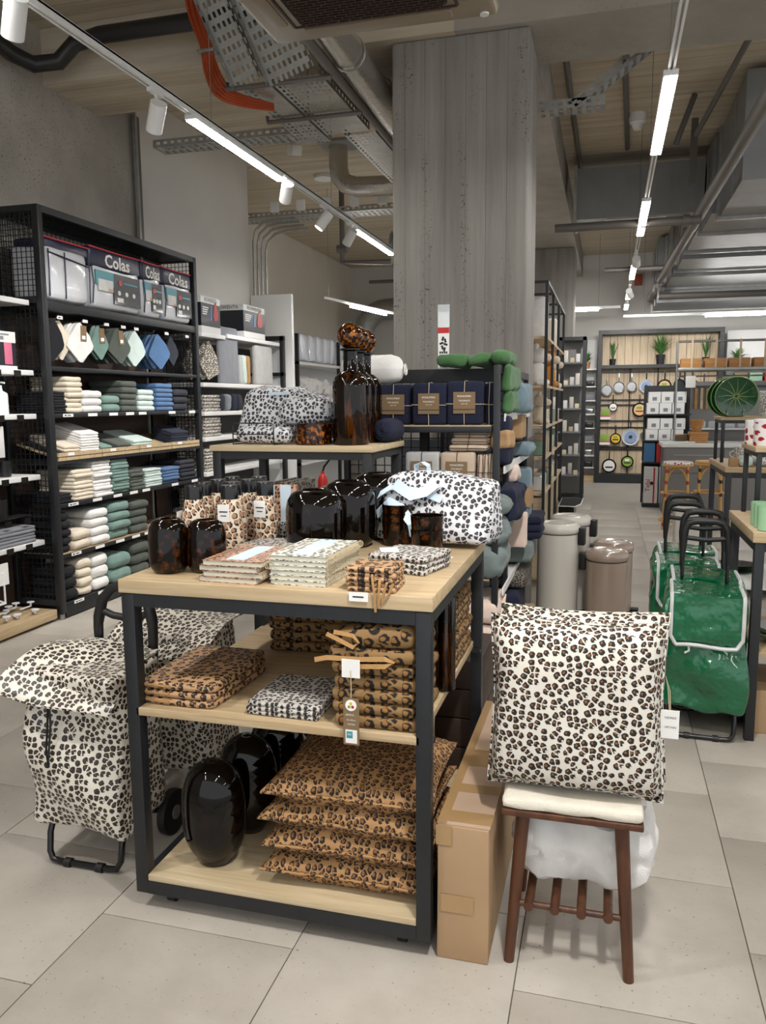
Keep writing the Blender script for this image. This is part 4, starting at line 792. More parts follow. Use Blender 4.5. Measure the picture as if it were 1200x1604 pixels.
MB().box(-.016,.016,-.0088,-.008,-.23,-.193).build('sticker','paper',b,sharp=None); MB().rbox(-.013,.004,-.0094,-.0086,-.216,-.197,.0003,mid=0).build('leaf_mark','bagteal',b); text('BIO',.006,'inkwhite',b,(-.0045,-.0096,-.206),rt0)
one(MB().lathe([(0,0),(.026,0),(.031,.004),(.031,.285),(.029,.29),(.026,.285),(.026,.02),(0,.015)],24),'cylinder_vase','tortrib','tall dark brown cylinder vase at the right edge of the middle shelf','vase',(-.453,2.315,MZ+.0005),sharp=50)
for i in range(8): towel_obj('folded_towel','leo_brown',.17,.3,.028,1,i,f"brown leopard folded towel, {ORD[7-i]} of the right rear middle-shelf pile",'towel',(-.52,2.79,MZ+.001+i*.0285),'brown towels right rear of the middle shelf',rz=PI/2*1.0)if False else towel_obj('folded_towel','leo_brown',.36,.15,.028,1,i,f"brown leopard folded towel, {ORD[7-i]} of the right rear middle-shelf pile",'towel',(-.455+.004*(i%2),2.44,MZ+.001+i*.0285),'brown towels right rear of the middle shelf')
t=thing('ribbon_bow','crinkled tan ribbon bow with white tag on the right rear towels','ribbon',(-.5,2.47,MZ+.23))
MB().tube([(0,0,.002),(-.04,0,.03),(-.03,.0,.055),(0,0,.006),(.04,0,.05),(.045,0,.02),(0,0,.004)],.006,6).build('bow','c_tan',t); MB().box(.0,.05,-.012,-.01,-.02,.012).build('paper_tag','paper',t,sharp=None)
# ---------------------------------------------------------------- bottom shelf
for i,(x,y) in enumerate(((-1.12,2.075),(-1.1,2.275),(-1.08,2.475))):
    m=MB(); r,h=.1,.32; m.lathe([(0,0),(r*.5,0)]+[(r*(1-abs((k-8)/8)**2.6)**.42*1.0,.002+h*k/16) for k in range(1,16)]+[(r*.28,h)]+[(0,h*.98)],36); m.v=[(a,b*.85,c) for a,b,c in m.v]
    one(m,'vase','tortdark',['tall pebble shaped black glass vase in front on the bottom shelf','tall pebble shaped black glass vase, middle one on the bottom shelf','tall pebble shaped black glass vase at the back of the bottom shelf'][i],'vase',(x,y,BZ+.0005),group='black pebble vases on the bottom shelf',sharp=70)
def cushion(w,d,h,seed,seam=True,n=14):
    m=MB(); half=[]
    def f(u,v,s):
        a,b=2*u-1,2*v-1; e=(1-abs(a)**3.0)*(1-abs(b)**3.0); k=e**.36
        pin=1-.05*(1-abs(a)**2)*(abs(b)**4)-.0; pin2=1-.05*(1-abs(b)**2)*(abs(a)**4)
        p=Vector((a*w/2*pin2,b*d/2*pin,s*(h/2)*k))
        q=noise.noise_vector(p*6+Vector((seed*2.3,seed,0)))*.012; q.z*=k; return p+q*(.4+.6*k)
    vs_=[];idx={}
    for s in (1,-1):
        for i in range(n+1):
            for j in range(n+1):
                edge=i in (0,n) or j in (0,n)
                if edge and s==-1: idx[(s,i,j)]=idx[(1,i,j)]; continue
                idx[(s,i,j)]=len(vs_); vs_.append(f(i/n,j/n,s))
    fs=[]
    for i in range(n):
        for j in range(n):
            fs.append((idx[(1,i,j)],idx[(1,i+1,j)],idx[(1,i+1,j+1)],idx[(1,i,j+1)])); fs.append((idx[(-1,i,j)],idx[(-1,i,j+1)],idx[(-1,i+1,j+1)],idx[(-1,i+1,j)]))
    m.add(vs_,fs)
    ring=[vs_[idx[(1,i,0)]] for i in range(n)]+[vs_[idx[(1,n,j)]] for j in range(n)]+[vs_[idx[(1,n-i,n)]] for i in range(n)]+[vs_[idx[(1,0,n-j)]] for j in range(n)]
    return m,ring
for i in range(4):
    t=thing('cushion',f"tan leopard cushion with piped edge, {ORD[3-i]} of four on the bottom shelf",'cushion',(-.69+.006*(i%2),2.225,BZ+.047+i*.08),.02*(i%2),'tan leopard cushions on the bottom shelf')
    m,ring=cushion(.49,.46,.108,i); m.build('cover','leo_tan',t,sharp=80); MB().tube(ring,.005,6,closed=True).build('piping','leo_tan',t,sharp=None)
# ================================================================ raised table behind
RZ=1.31
rt_=thing('riser_table','taller narrow oak and black steel table behind the main display table','table',(-1.35,3.58,0))
MB().rbox(-.385,.385,-.28,.28,RZ-.026,RZ,.002,mid=0).build('table_top','ash',rt_)
for sx in (-1,1):
    for sy in (-1,1): MB().rbox(sx*.375-.02*(1+sx),sx*.375+.02*(1-sx),sy*.27-.02*(1+sy),sy*.27+.02*(1-sy),0,RZ-.027,.002,mid=0).build('leg','black',rt_)
for sy in (-1,1): MB().box(-.335,.335,sy*.27-.02*(1+sy),sy*.27+.02*(1-sy),RZ-.06,RZ-.027).build('frame_rail','black',rt_,sharp=None)
for sx in (-1,1): MB().box(sx*.375-.02*(1+sx),sx*.375+.02*(1-sx),-.23,.23,RZ-.06,RZ-.027).build('frame_rail','black',rt_,sharp=None)
for i,(x,y,l) in enumerate([(-1.105,3.44,'tall ribbed brown glass bottle with ball stopper, front one'),(-1.125,3.612,'tall ribbed brown glass bottle with ball stopper, middle one'),(-1.14,3.778,'tall ribbed brown glass bottle with ball stopper, rearmost')]):
    t=thing('stopper_bottle',l,'bottle',(x,y,RZ),0,'ribbed glass stopper bottles'); r=.08
    m=MB(); prof=[(0,0),(r*.96,0),(r,.006),(r,.25),(r*.97,.275),(r*.85,.3),(r*.6,.318),(.034,.325)]
    m.lathe(prof,56); m.v=[((a*(1+.012*math.cos(28*math.atan2(b,a))),b*(1+.012*math.cos(28*math.atan2(b,a))),c) if c<.29 else (a,b,c)) for a,b,c in m.v]; m.build('bottle_body','tortrib',t,sharp=60)
    MB().lathe([(.034,.324),(.031,.33),(.031,.41),(.045,.416),(.045,.422),(.02,.424)],28).build('neck','tortdark',t); MB().lathe([(.0,.42),(.02,.425)]+[(.057*math.sin(a*PI/14+.12),.478-.057*math.cos(a*PI/14+.12)) for a in range(1,13)]+[(0,.536)],28).build('stopper','tortamber',t,sharp=80)
one(MB().lathe([(0,0),(.075,0),(.083,.005),(.085,.092),(.081,.092),(.078,.012),(0,.01)],36),'bowl','tortamber','low amber tortoiseshell glass bowl on the raised table','bowl',(-1.285,3.44,RZ+.0005),sharp=50)
t=thing('wire_holder','small black wire display holder in front of the leopard bag','holder',(-1.545,3.36,RZ+.003))
MB().tube([(-.1,0,0),(-.1,0,.085),(-.09,0,.095),(.09,0,.095),(.1,0,.085),(.1,0,0),(.1,.12,0),(-.1,.12,0)],.003,6,closed=True).build('wire_frame','blackgloss',t); MB().tube([(-.1,0,.045),(.1,0,.045)],.0025,6).build('wire_bar','blackgloss',t)
t=thing('toiletry_bag','large white leopard print folded bag piled on the raised table','bag',(-1.5,3.66,RZ+.01))
lump(-.26,.24,-.1,.16,0,.26,.06,8,.018,6,5,lambda p:Vector((p.x*(1-.18*p.z/.25)+.01,p.y*(1-.3*p.z/.25),p.z*(1-.25*max(0,p.x-.05)/.19)))).build('bag_body','leo_cool',t); lump(.0,.27,-.15,.02,.08,.2,.05,2,.014,7,3).build('front_flap','leo_cool',t); MB().box(-.06,.03,-.085,-.08,.215,.23).build('brand_label','paperblue',t,sharp=None)
t=thing('roll_pouch','white leopard rolled pouch inside the wire holder','pouch',(-1.53,3.45,RZ+.005)); lump(-.12,.16,-.07,.02,0,.075,.035,5,.006,9,3).build('pouch_body','leo_cool',t)
# ================================================================ cardboard box, stool and cushions
t=thing('cardboard_box','long brown taped cardboard box standing beside the display table','box',(-.336,2.425,0))
MB().rbox(-.07,.07,-.458,.458,0,.385,.004,mid=2,amp=.002,freq=4).build('carton','cardboard',t)
MB().box(-.069,.071,-.456,-.03,.3855,.3885).build('top_flap','cardflap',t,sharp=None); MB().box(-.071,.069,-.026,.455,.3855,.388).build('top_flap','cardflap',t,sharp=None)  # top flaps have their own paler board colour
for q in ((-.0715,.0725,-.44,-.38,.3886,.3893),(-.0715,.0725,-.27,-.22,.3886,.3893),(-.07,.07,-.1,.02,.3886,.3893),(-.071,-.045,-.455,.45,.3894,.3899),(-.0725,-.03,-.4605,-.4602,.33,.386),(-.06,.03,-.4605,-.4602,.14,.19)): MB().box(*q).build('tape','tape',t,sharp=None)
st=thing('stool','walnut stool with cream boucle seat and dowel rack','stool',(-.06,2.17,0))
MB().rbox(-.178,.178,-.185,.185,.425,.443,.004,mid=1).build('seat_frame','walnut',st); MB().rbox(-.178,.178,-.185,.185,.443,.474,.014,mid=8,amp=.004,freq=60).build('seat_pad','c_boucle',st)
for sx in (-1,1):
    for sy in (-1,1): MB().cyl((sx*.125,sy*.13,.426),(sx*.155,sy*.165,0),.019,.014,n=14).build('leg','walnut',st)
for sy in (-1,1): MB().cyl((-.145,sy*.152,.165),(.145,sy*.152,.165),.009,n=10).build('stretcher','walnut',st)
for i in range(4): MB().cyl((-.105+i*.068,-.172,.168),(-.105+i*.068,.17,.168),.0125,n=12).build('dowel','walnut',st)
one(MB().rbox(-.19,.19,-.13,.14,0,.215,.07,amp=.022,seed=5,mid=14,freq=20),'bedding_bundle','c_white','white wrapped bedding bundle on the dowel rack under the stool seat','bedding',(-.035,2.2,.187))
for i,(y,dx,lab) in enumerate(((2.085,0,'large white leopard cushion standing in front on the stool'),(2.2,.012,'white leopard cushion standing behind the front one on the stool'))):
    t=thing('cushion',lab,'cushion',(-.06+dx,y,.478+.227),0,'white leopard cushions on the stool',rt=(math.radians(83),0,.0 if i else -.02))
    m,ring=cushion(.45,.455,.15 if not i else .13,i+9,n=18); m.build('cover','leo_white',t,sharp=80); MB().tube(ring,.004,6,closed=True).build('piping','leo_white',t)
t=thing('hang_tag','white paper swing tag at the right edge of the front cushion','tag',(.172,2.07,.72)); MB().box(-.02,.025,-.001,.001,-.075,.0).build('card','paper',t,sharp=None); text('NDREA',.0085,'ink',t,(.004,-.0016,-.02),(PI/2,0,0)); text('URTAIN',.008,'ink',t,(.004,-.0016,-.045),(PI/2,0,0)); MB().tube([(0,0,0),(-.004,0,.05),(-.012,0,.09),(.0,0,.05),(.003,0,0)],.0012,4).build('string','string',t)
# ================================================================ shopping trolleys
def trolley(label,mat,loc,rz,group,leo,flapc=None):
    t=thing('shopping_trolley',label,'trolley',loc,rz,group); w=.36
    MB().tube([(-.135,.06,.2),(-.135,.01,.1),(-.133,-.0,.04),(-.12,-.005,.016),(-.09,-.006,.012),(.09,-.006,.012),(.12,-.005,.016),(.133,0,.04),(.135,.01,.1),(.135,.06,.2)],.0105,10).build('front_foot','blackgloss',t)
    for x in (-.06,.06): MB().cyl((x-.012,-.006,.012),(x+.012,-.006,.012),.0155,n=10).build('foot_clip','blackrub',t)
    for x in (-.1,.1): MB().cyl((x,.26,.07),(x*.98,.29,.74),.009,n=10).build('upright_tube','blackgloss',t)
    MB().cyl((-.17,.265,.08),(.17,.265,.08),.007,n=8).build('axle','blackgloss',t); MB().cyl((-.13,.05,.16),(-.1,.262,.1),.007,n=8).build('brace','blackgloss',t); MB().cyl((.13,.05,.16),(.1,.262,.1),.007,n=8).build('brace','blackgloss',t)
    for s in (-1,1):
        wh=MB().lathe([(0,-.016),(.05,-.016),(.078,-.014),(.08,0),(.078,.014),(.05,.016),(0,.016)],24,tr(s*.165,.265,.08)@rot(0,PI/2,0)).build('wheel','blackrub',t); MB().cyl((s*.165-.019,.265,.08),(s*.165+.019,.265,.08),.025,n=12).build('hub','galv',wh)
    seed=loc[0]*13+loc[1]*7
    MB().rbox(-w/2,w/2,-.035,.235,.13,.66,.03,mid=7 if leo else 16,amp=.016 if leo else .022,freq=5 if leo else 9,seed=seed,fn=lambda p:Vector((p.x*(1-.06*(p.z-.13)/.53+(.05 if leo else 0)*max(0,.3-p.z)),p.y+.022*math.sin(p.z*14+p.x*9+seed)*(1 if p.y<.1 else .2),p.z))).build('bag',mat,t)
    if leo:
        H=[(.11,.29,.62),(.11,.29,.72),(.105,.292,.76),(.09,.295,.82),(.05,.298,.862),(0,.3,.876),(-.05,.298,.862),(-.09,.295,.82),(-.105,.292,.76),(-.11,.29,.72),(-.11,.29,.62)]
        MB().tube(H,[.012,.016,.02,.02,.018,.017,.018,.02,.02,.016,.012],10).tube([(-.1,.294,.785),(-.05,.296,.765),(0,.297,.76),(.05,.296,.765),(.1,.294,.785)],.013,10).build('handle','blackrub',t)
        P=flapc or [(-.19,.26,.68),(.15,.26,.68),(.17,-.07,.55),(-.24,-.1,.62)]
        def ff(u,v):
            a=Vector(P[0]).lerp(Vector(P[1]),u); b=Vector(P[3]).lerp(Vector(P[2]),u); p=a.lerp(b,v); p.z+=.035*math.sin(v*PI)+.012*math.sin(u*5+v*3); return p
        m=MB(); m.grid(10,10,ff); m.v+= [(a,b,c-.006) for a,b,c in m.v]; n=121; m.f+=[tuple(reversed([i+n for i in f])) for f in m.f]
        bd=[i*11 for i in range(11)]+[110+j for j in range(1,11)]+[i*11+10 for i in range(9,-1,-1)]+[j for j in range(9,0,-1)]
        m.f+=[(bd[k],bd[k-1],bd[k-1]+n,bd[k]+n) for k in range(len(bd))]; m.build('flap',mat,t,sharp=60)
        MB().tube([(-.06,-.055,.57),(-.063,-.06,.5),(-.072,-.062,.42),(-.07,-.06,.37),(-.062,-.062,.42),(-.052,-.06,.5),(-.055,-.055,.57)],.0035,5).cyl((-.072,-.062,.365),(-.07,-.062,.38),.007,n=8).build('drawstring','blackrub',t)
    else:
        H=[(.1,.292,.74),(.098,.293,.83),(.092,.294,.9),(.075,.295,.93),(.04,.295,.938),(-.04,.295,.938),(-.075,.295,.93),(-.092,.294,.9),(-.098,.293,.83),(-.1,.292,.74)]
        MB().tube(H,[.01,.017,.018,.018,.017,.017,.018,.018,.017,.01],10).tube([(-.095,.293,.86),(0,.294,.85),(.095,.293,.86)],.011,10).build('handle','blackrub',t)
        fl=[]
        def fp(u,v):  # flap over the top and down the front
            x=-.145+.29*u
            k=v*1.0
            if k<.35: y=.22-.25*k/.35; z=.668
            else: y=-.045-.012*math.sin((k-.35)*4); z=.668-(k-.35)/.65*.21
            cr=.05; return (x*(1.0),y-.008-.006*math.sin(u*7+v*9)*math.sin(v*11),z+.006*math.sin(u*6))
        m=MB(); m.grid(12,14,fp); m.build('flap',mat,t,sharp=60)
        tr_=[fp(0,v/14) for v in range(14)]+[(fp(0,1)[0]+.02,fp(0,1)[1],fp(0,1)[2]-.012)]+[(-.12+.24*u/8,fp(u/8,1)[1]-.003,fp(u/8,1)[2]-.016) for u in range(9)]+[(fp(1,1)[0]-.02,fp(1,1)[1],fp(1,1)[2]-.012)]+[fp(1,1-v/14) for v in range(1,14)]
        MB().tube([(a,b-.003,c+.002) for a,b,c in tr_],.0085,6).build('white_trim','vinyltrim',t); MB().tube([(-.07,-.06,.45),(-.068,-.065,.42),(-.085,-.068,.41)],.005,6).build('toggle','vinyltrim',t)
    return t
trolley('leopard print shopping trolley with raised flap at the front left','leo_bag',(-1.6,2.09,0),.0,'leopard shopping trolleys',True)
trolley('leopard print shopping trolley behind the front one, left of the table','leo_bag',(-1.56,2.56,0),-.06,'leopard shopping trolleys',True,[(-.2,.27,.7),(.2,.27,.7),(.22,-.1,.6),(-.22,-.1,.6)])
trolley('leopard print shopping trolley half hidden behind the display table','leo_bag',(-1.08,2.98,0),.0,'leopard shopping trolleys',True,[(-.2,.27,.68),(.2,.27,.68),(.2,-.08,.62),(-.2,-.08,.62)])
for i,(x,y,r,l) in enumerate([(.44,3.66,-.06,'glossy green shopping trolley with white trim, frontmost in the row'),(.47,4.0,-.04,'glossy green shopping trolley, second in the row'),(.42,4.34,-.02,'glossy green shopping trolley, third in the row'),(.45,4.7,.0,'glossy green shopping trolley, farthest in the row')]): trolley(l,'vinylgreen',(x,y,0),r,'green shopping trolleys',False)
# ================================================================ pedal bins
def bin_(label,mat,x,y,r,h,rz):
    t=thing('pedal_bin',label,'bin',(x,y,0),rz,'pedal bins in the aisle')
    MB().lathe([(0,.012),(r*.985,.012),(r,.02),(r,h-.075),(0,h-.075)],40).build('body',mat,t); MB().lathe([(0,0),(r*1.0,0),(r*1.01,.004),(r*1.01,.014),(0,.014)],40).build('base_ring','blackrub',t); MB().lathe([(r*.97,h-.076),(r*.97,h-.07),(0,h-.07)],36).build('gap_ring','blackrub',t)
    MB().lathe([(r*1.0,h-.069),(r*1.05,h-.06),(r*1.06,h-.04),(r*1.02,h-.015),(r*.9,h-.003),(r*.75,h),(r*.66,h-.006),(r*.3,h-.002),(0,h)],40).build('lid',mat,t,sharp=60)
    MB().rbox(-.035,.035,r-.002,r+.045,h-.15,h-.03,.008,mid=0).build('hinge','blackrub',t); MB().rbox(-.03,.03,-r-.05,-r+.002,.008,.03,.006,mid=0).build('pedal','blackrub',t)
bin_('tall glossy off-white pedal bin nearest the column','binwhite',-.305,5.585,.14,.672,-1.7); bin_('tall glossy off-white pedal bin behind the front white one','binwhite',-.232,5.88,.138,.685,-1.7)
bin_('short taupe pedal bin in front','bintaupe',.022,5.58,.138,.496,1.45); bin_('short taupe pedal bin behind the front taupe one','bintaupe',.066,5.875,.135,.505,1.45)
# ================================================================ blanket gondola before the column
go=thing('gondola_shelf','black metal gondola shelving with blankets in front of the concrete column','shelf unit')
GX0,GX1,GY0,GY1=-1.42,-.5,3.9,5.34
for x in (GX0,GX1-.03):
    for y in (4.28,GY1-.04): MB().rbox(x,x+.03,y,y+.04,0,1.67,.002,mid=0).build('post','black',go)
MB().rbox(GX1-.03,GX1,3.88,3.92,0,1.67,.002,mid=0).build('post','black',go)
MB().box(GX0,GX1-.03,4.285,4.315,1.6,1.67).build('top_rail','black',go,sharp=None); MB().box(GX1-.03,GX1,3.92,GY1,1.63,1.67).build('top_rail','black',go,sharp=None); MB().box(-.98,-.94,4.285,4.315,.1,1.6).build('post','black',go,sharp=None)
stuff(mesh_panel(GX0+.03,GX1-.03,.2,1.6,4.3,'y',.05,.0025).build('back_mesh','black',go,sharp=None))
for z in (1.378,1.064,.62): 
    MB().rbox(GX0+.0,GX1-.035,3.87,4.28,z-.03,z,.003,mid=0).build('shelf','black',go); MB().box(GX0+.01,GX1-.04,3.875,4.27,z,z+.006).build('shelf_board','oak',go,sharp=None)
MB().box(GX0,GX1-.0,3.84,4.28,0.03,.13).build('base','black',go,sharp=None)
for z,sl in ((1.43,.06),(1.17,.1),(.88,.14),(.55,.14),(.1,.02)):
    MB().box(-.85,GX1+.012,4.34,GY1-.05,z-.012,z).build('side_shelf','whiteshelf',go,sharp=None); MB().box(GX1+.008,GX1+.016,4.0,GY1-.05,z-.03,z+.008).build('shelf_front','whiteshelf',go,sharp=None)
MB().box(-.88,-.86,4.34,GY1,.1,1.6).build('inner_panel','black',go,sharp=None)
def blanket(label,x0,x1,z,h,mat,d=.1,y=3.9,label_z=.5,rz=0,tagm='tag_brown',tie='string',group='tied blankets on the gondola',bar=True):
    w=x1-x0; t=thing('tied_blanket',label,'blanket',((x0+x1)/2,y,z),rz,group)
    MB().rbox(-w/2,w/2,0,d,0,h,.016,mid=3,amp=.003,freq=8,seed=x0*9).build('cloth',mat,t); MB().tube([(-.0,-.003,0),(-.002,-.004,h*.5),(.002,-.003,h),(.003,d*.5,h+.002),(0,d+.002,h)],.0017,5).build('string',tie,t); MB().tube([(-w/2-.002,d*.5,h*.48),(-w/2,-.003,h*.48),(w/2,-.003,h*.47),(w/2+.002,d*.5,h*.47)],.0017,5).build('string',tie,t)
    if tagm:
        tw=w*.31; p=MB().box(-tw,tw,-.007,-.005,h*.26,h*.75).build('paper_label',tagm,t,sharp=None)
        text('MONOPRIX',.013,'inkwhite',p,(0,-.0076,h*.65),(PI/2,0,0)); text('THE BASICS',.011,'inkwhite',p,(0,-.0076,h*.55),(PI/2,0,0)); text('130 x 170',.008,'inkwhite',p,(0,-.0076,h*.48),(PI/2,0,0))
        if bar: MB().box(-tw-.002,tw+.002,-.0078,-.007,h*.345,h*.36).build('elastic','blackrub',p,sharp=None)
z=1.385
blanket('navy tied blanket with kraft label, left of the two front ones',-.935,-.764,z,.205,'c_navy'); blanket('navy tied blanket with kraft label, right of the two front ones',-.76,-.586,z,.212,'c_navy')
blanket('narrow navy tied blanket at the right end of the shelf',-.582,-.535,z,.205,'c_navy',.2,3.95,tagm=None); blanket('navy tied blanket behind the bottles, left on the shelf',-1.13,-.945,z,.2,'c_navy',.1,3.93)
def roll(label,mat,x,y,z,r,L,rz=0,name='rolled_blanket',cat='blanket',group=None):
    t=thing(name,label,cat,(x,y,z+r),rz,group); m=MB(); m.rbox(-r,r,0,L,-r,r,r*.96,mid=2,amp=.006,seed=x*5,freq=6); m.build('cloth',mat,t,sharp=70)
    sp=[(( .1+.075*a/PI*.8)*r*1.3*math.cos(a),-.003,(.1+.075*a/PI*.8)*r*1.3*math.sin(a)) for a in [k*.5 for k in range(26)]]; MB().tube(sp,.004,5).build('spiral_edge',mat,t)
roll('rolled navy blanket at the shelf front behind the bottles','c_navy',-1.0,3.575,RZ+.001,.055,.26)
roll('rolled white towel lying high on the gondola behind the bottles','c_white',-.99,3.98,1.59,.072,.34,PI/2); 
blanket('folded white blanket with kraft label behind the tall bottles',-1.37,-1.17,z,.2,'c_white',.14,3.9)
for i,(x0,x1,m,l) in enumerate([(-.968,-.795,'c_ltgrey','pale grey tied linen with kraft label on the lower gondola shelf'),(-.79,-.7,'c_sand','sand tied linen with kraft label, frontmost of the beige row')]): blanket(l,x0,x1 if not i else -.62,1.072,.18,['c_ltgrey','c_sand'][i],.09,3.88,tie='stringdark',group='tied linens on the lower shelf',bar=False)
for i in range(3): blanket(f"sand tied linen packed behind the frontmost, {['second','third','fourth'][i]} in the row",-.61+i*.028,-.585+i*.028,1.072,.17,'c_sand',.2,3.9,tagm=None,tie='stringdark',group='sand linens packed in a row')
for i in range(3): blanket(f"folded sand linen lying flat, {ORD[2-i]} of the small pile",-.75+.01*i,-.56,1.256+i*.033,.032,'c_sand',.22,3.9,tagm=None,tie='stringdark',group='sand linens lying flat')
# rose and sage quilts
for i,(z,m,l) in enumerate([(.131,'c_rose','rose quilted bedspread, lowest on the gondola base'),(.26,'c_rose','rose quilted bedspread, second from the bottom'),(.39,'c_rose','rose quilted bedspread, uppermost under the shelf')]):
    t=thing('quilt',l,'quilt',(-.62,3.9,z),0,'rose quilts on the gondola base'); MB().rbox(-.14,.13,-.03,.32,0,.127,.04,mid=4,amp=.007,seed=i,freq=9).build('cloth',m,t)
    for k in range(4): MB().tube([(.132,-.02+k*.02,.02),(.136,.04+k*.03,.06),(.13,.1+k*.05,.1)],.004,5).build('fold','c_rose',t)
for i,(x0,x1,y,z,h,l) in enumerate([(-.62,-.47,3.86,.63,.16,'grey green quilt, lower one bulging beside the table'),(-.6,-.46,3.88,.792,.14,'grey green quilt, upper one bulging beside the table'),(-.58,-.45,3.9,.934,.1,'grey green quilt topmost of the bulging pile')]): one(MB().rbox(x0,x1,y,y+.35,z,z+h,.05,mid=10,amp=.018,seed=i+3,freq=15),'quilt','c_quilt',l,'quilt',group='grey green quilts')
# goods on the right side of the gondola
for i,(x0,x1,y0,y1,z0,z1,l) in enumerate([(-.85,-.69,4.06,4.28,1.672,1.74,'leftmost green throw folded on the gondola top'),(-.685,-.565,4.04,4.28,1.672,1.735,'middle green throw folded on the gondola top'),(-.56,-.47,3.98,4.4,1.675,1.75,'green throw bulging over the gondola corner'),(-.498,-.455,3.98,4.4,1.55,1.674,'green throw hanging beside the gondola post, upper fold'),(-.498,-.458,4.0,4.4,1.44,1.548,'green throw hanging beside the gondola post, lower fold')]): one(MB().rbox(x0,x1,y0,y1,z0,z1,.03,mid=9,amp=.014,seed=i,freq=14),'green_throw','c_green',l,'throw',group='green throws on the gondola')
t=thing('price_sign','tall clear sign with white and red card on the gondola top','sign',(-.86,4.32,1.671),.05); MB().box(-.03,.03,-.002,.002,0,.3).build('card','paper',t,sharp=None); MB().box(-.03,.03,-.0032,-.0022,.19,.22).build('red_band','red',t,sharp=None); [MB().cbox((0,0,0),(.011,.0012,.022),tr(dx,-.003,.135+dz)@rot(0,an,0)).build('emblem_mark','ink',t,sharp=None) for dx,dz,an in ((-.004,.026,.3),(.009,.016,-.3),(-.011,.002,1.2),(.011,-.004,1.9),(-.006,-.02,-.3),(.005,-.03,.25))]; [MB().box(x0,x0+.0085,-.0035,-.0022,z0,z0+.011).build('print','ink',t,sharp=None) for z0 in (.083,.066) for x0 in (-.022,-.011,.001,.012)]; MB().box(-.032,.032,-.004,.004,.22,.34).build('clear_holder','glassy',t,sharp=None)
def sidecloth(name,label,mat,y0,y1,z0,z1,x0=-.8,x1=-.46,amp=.01,r=.03,cat='textile'): return one(MB().rbox(x0,x1,y0,y1,z0,z1,r,mid=7,amp=amp,seed=y0*3+z0,freq=13),name,mat,label,cat,group='goods on the gondola side')
sidecloth('navy_towel','navy towel with kraft band standing by the gondola post','c_navy',4.0,4.16,1.18,1.42,x0=-.56); sidecloth('kraft_band','kraft paper sleeve round the navy towel by the post','kraft',3.995,4.165,1.26,1.36,x0=-.565,x1=-.455,r=.02)
sidecloth('kraft_box','brown kraft gift box on the gondola side shelf','kraft',4.55,4.8,1.29,1.42,x0=-.62,r=.005,amp=0); sidecloth('blue_throw','light blue draped throw on the gondola side','c_teal',4.45,4.85,1.432,1.6,x1=-.43,amp=.02); sidecloth('blue_throw','light blue throw corner hanging under the upper side shelf','c_teal',4.7,5.0,1.18,1.25,x1=-.42,amp=.015)
sidecloth('pink_cloth','pink patterned cloth on the middle side shelf','c_rose',4.35,4.55,1.06,1.15); sidecloth('navy_towel','navy draped towel spilling from the middle side shelf','c_navy',4.05,4.5,.9,1.06,x1=-.42,amp=.03); sidecloth('sage_pack','sage pack with kraft wrapper standing at the side','c_teal',4.75,4.95,.8,1.1,x1=-.43,r=.015)
one(MB().box(-.5,-.425,4.74,4.96,.88,.99),'kraft_sleeve','kraft','kraft wrapper around the sage pack','wrapper')
for i in range(2): sidecloth('pink_book',['pink notebook leaning on the gondola side, nearer','pink notebook leaning on the gondola side, farther'][i],'panpink' if 0 else 'c_rose',4.45+i*.06,4.49+i*.06,.69,.88,x0=-.56,x1=-.42,amp=.003,r=.008)
for i in range(3): sidecloth('navy_towel',f"navy folded towel, {ORD[2-i]} of the pile sticking out of the side",'c_navy',4.75,5.1,.685+i*.045,.73+i*.045,x1=-.36,amp=.006,r=.02)
sidecloth('quilt','grey green folded throw under the navy side pile','c_quilt',4.6,5.0,.565,.68,x1=-.4,amp=.014); sidecloth('patterned_cloth','dark speckled cloth on the low side shelf','leo_dark',4.5,4.9,.44,.53,x1=-.42,amp=.008); sidecloth('navy_towel','navy towel bundle on the low side shelf','c_navy',4.4,4.75,.28,.43,x1=-.45,amp=.02)
for i in range(4): sidecloth('fabric_roll',['grey','tan','denim','pale'][i]+' rolled fabric standing on the lowest side shelf',['c_grey','c_tan','c_denim','c_ltgrey'][i],4.3+i*.16,4.42+i*.16,.105,.27,x1=-.46,amp=.008,r=.03)
one(MB().rbox(-.5,-.43,4.9,5.3,.0,.16,.004,mid=0),'wood_block','oak','small oak board on the floor beside the gondola','board')
for i in range(4): one(MB().rbox(-.63,-.45,3.0,3.4,.02+i*.12,.135+i*.12,.004,mid=0),'storage_box','browndark',f"dark brown storage box, {ORD[3-i]} of the stack behind the table",'box',group='dark storage boxes behind the table')
# ================================================================ right hand tables
def steel_table(name,label,x0,x1,y0,y1,z,th=.045,zb=0,mat='oak',leg=.04):
    t=thing(name,label,'table',(x0,y0,zb)); w,d,h=x1-x0,y1-y0,z-zb
    MB().rbox(0,w,0,d,h-th,h,.002,mid=0).build('table_top',mat,t)
    for x in (.01,w-.01-leg):
        for y in (.01,d-.01-leg): MB().rbox(x,x+leg,y,y+leg,0,h-th,.002,mid=0).build('leg','black',t)
    for y in (.01,d-.01-leg): MB().box(.01+leg,w-.01-leg,y,y+leg,h-th-leg,h-th).build('frame_rail','black',t,sharp=None)
    for x in (.01,w-.01-leg): MB().box(x,x+leg,.01+leg,d-.01-leg,h-th-leg,h-th).build('frame_rail','black',t,sharp=None)
    return t
ta=steel_table('display_table','oak and black steel table with green glasses at the right edge',.614,1.5,3.68,4.41,.936)
MB().box(.04,.85,.04,.69,.38,.4).build('lower_shelf','oak',ta,sharp=None)
one(MB().rbox(.66,1.1,3.79,4.2,0,.2,.004,mid=0),'cardboard_box','cardboard','brown cardboard box on the floor under the right table','box')
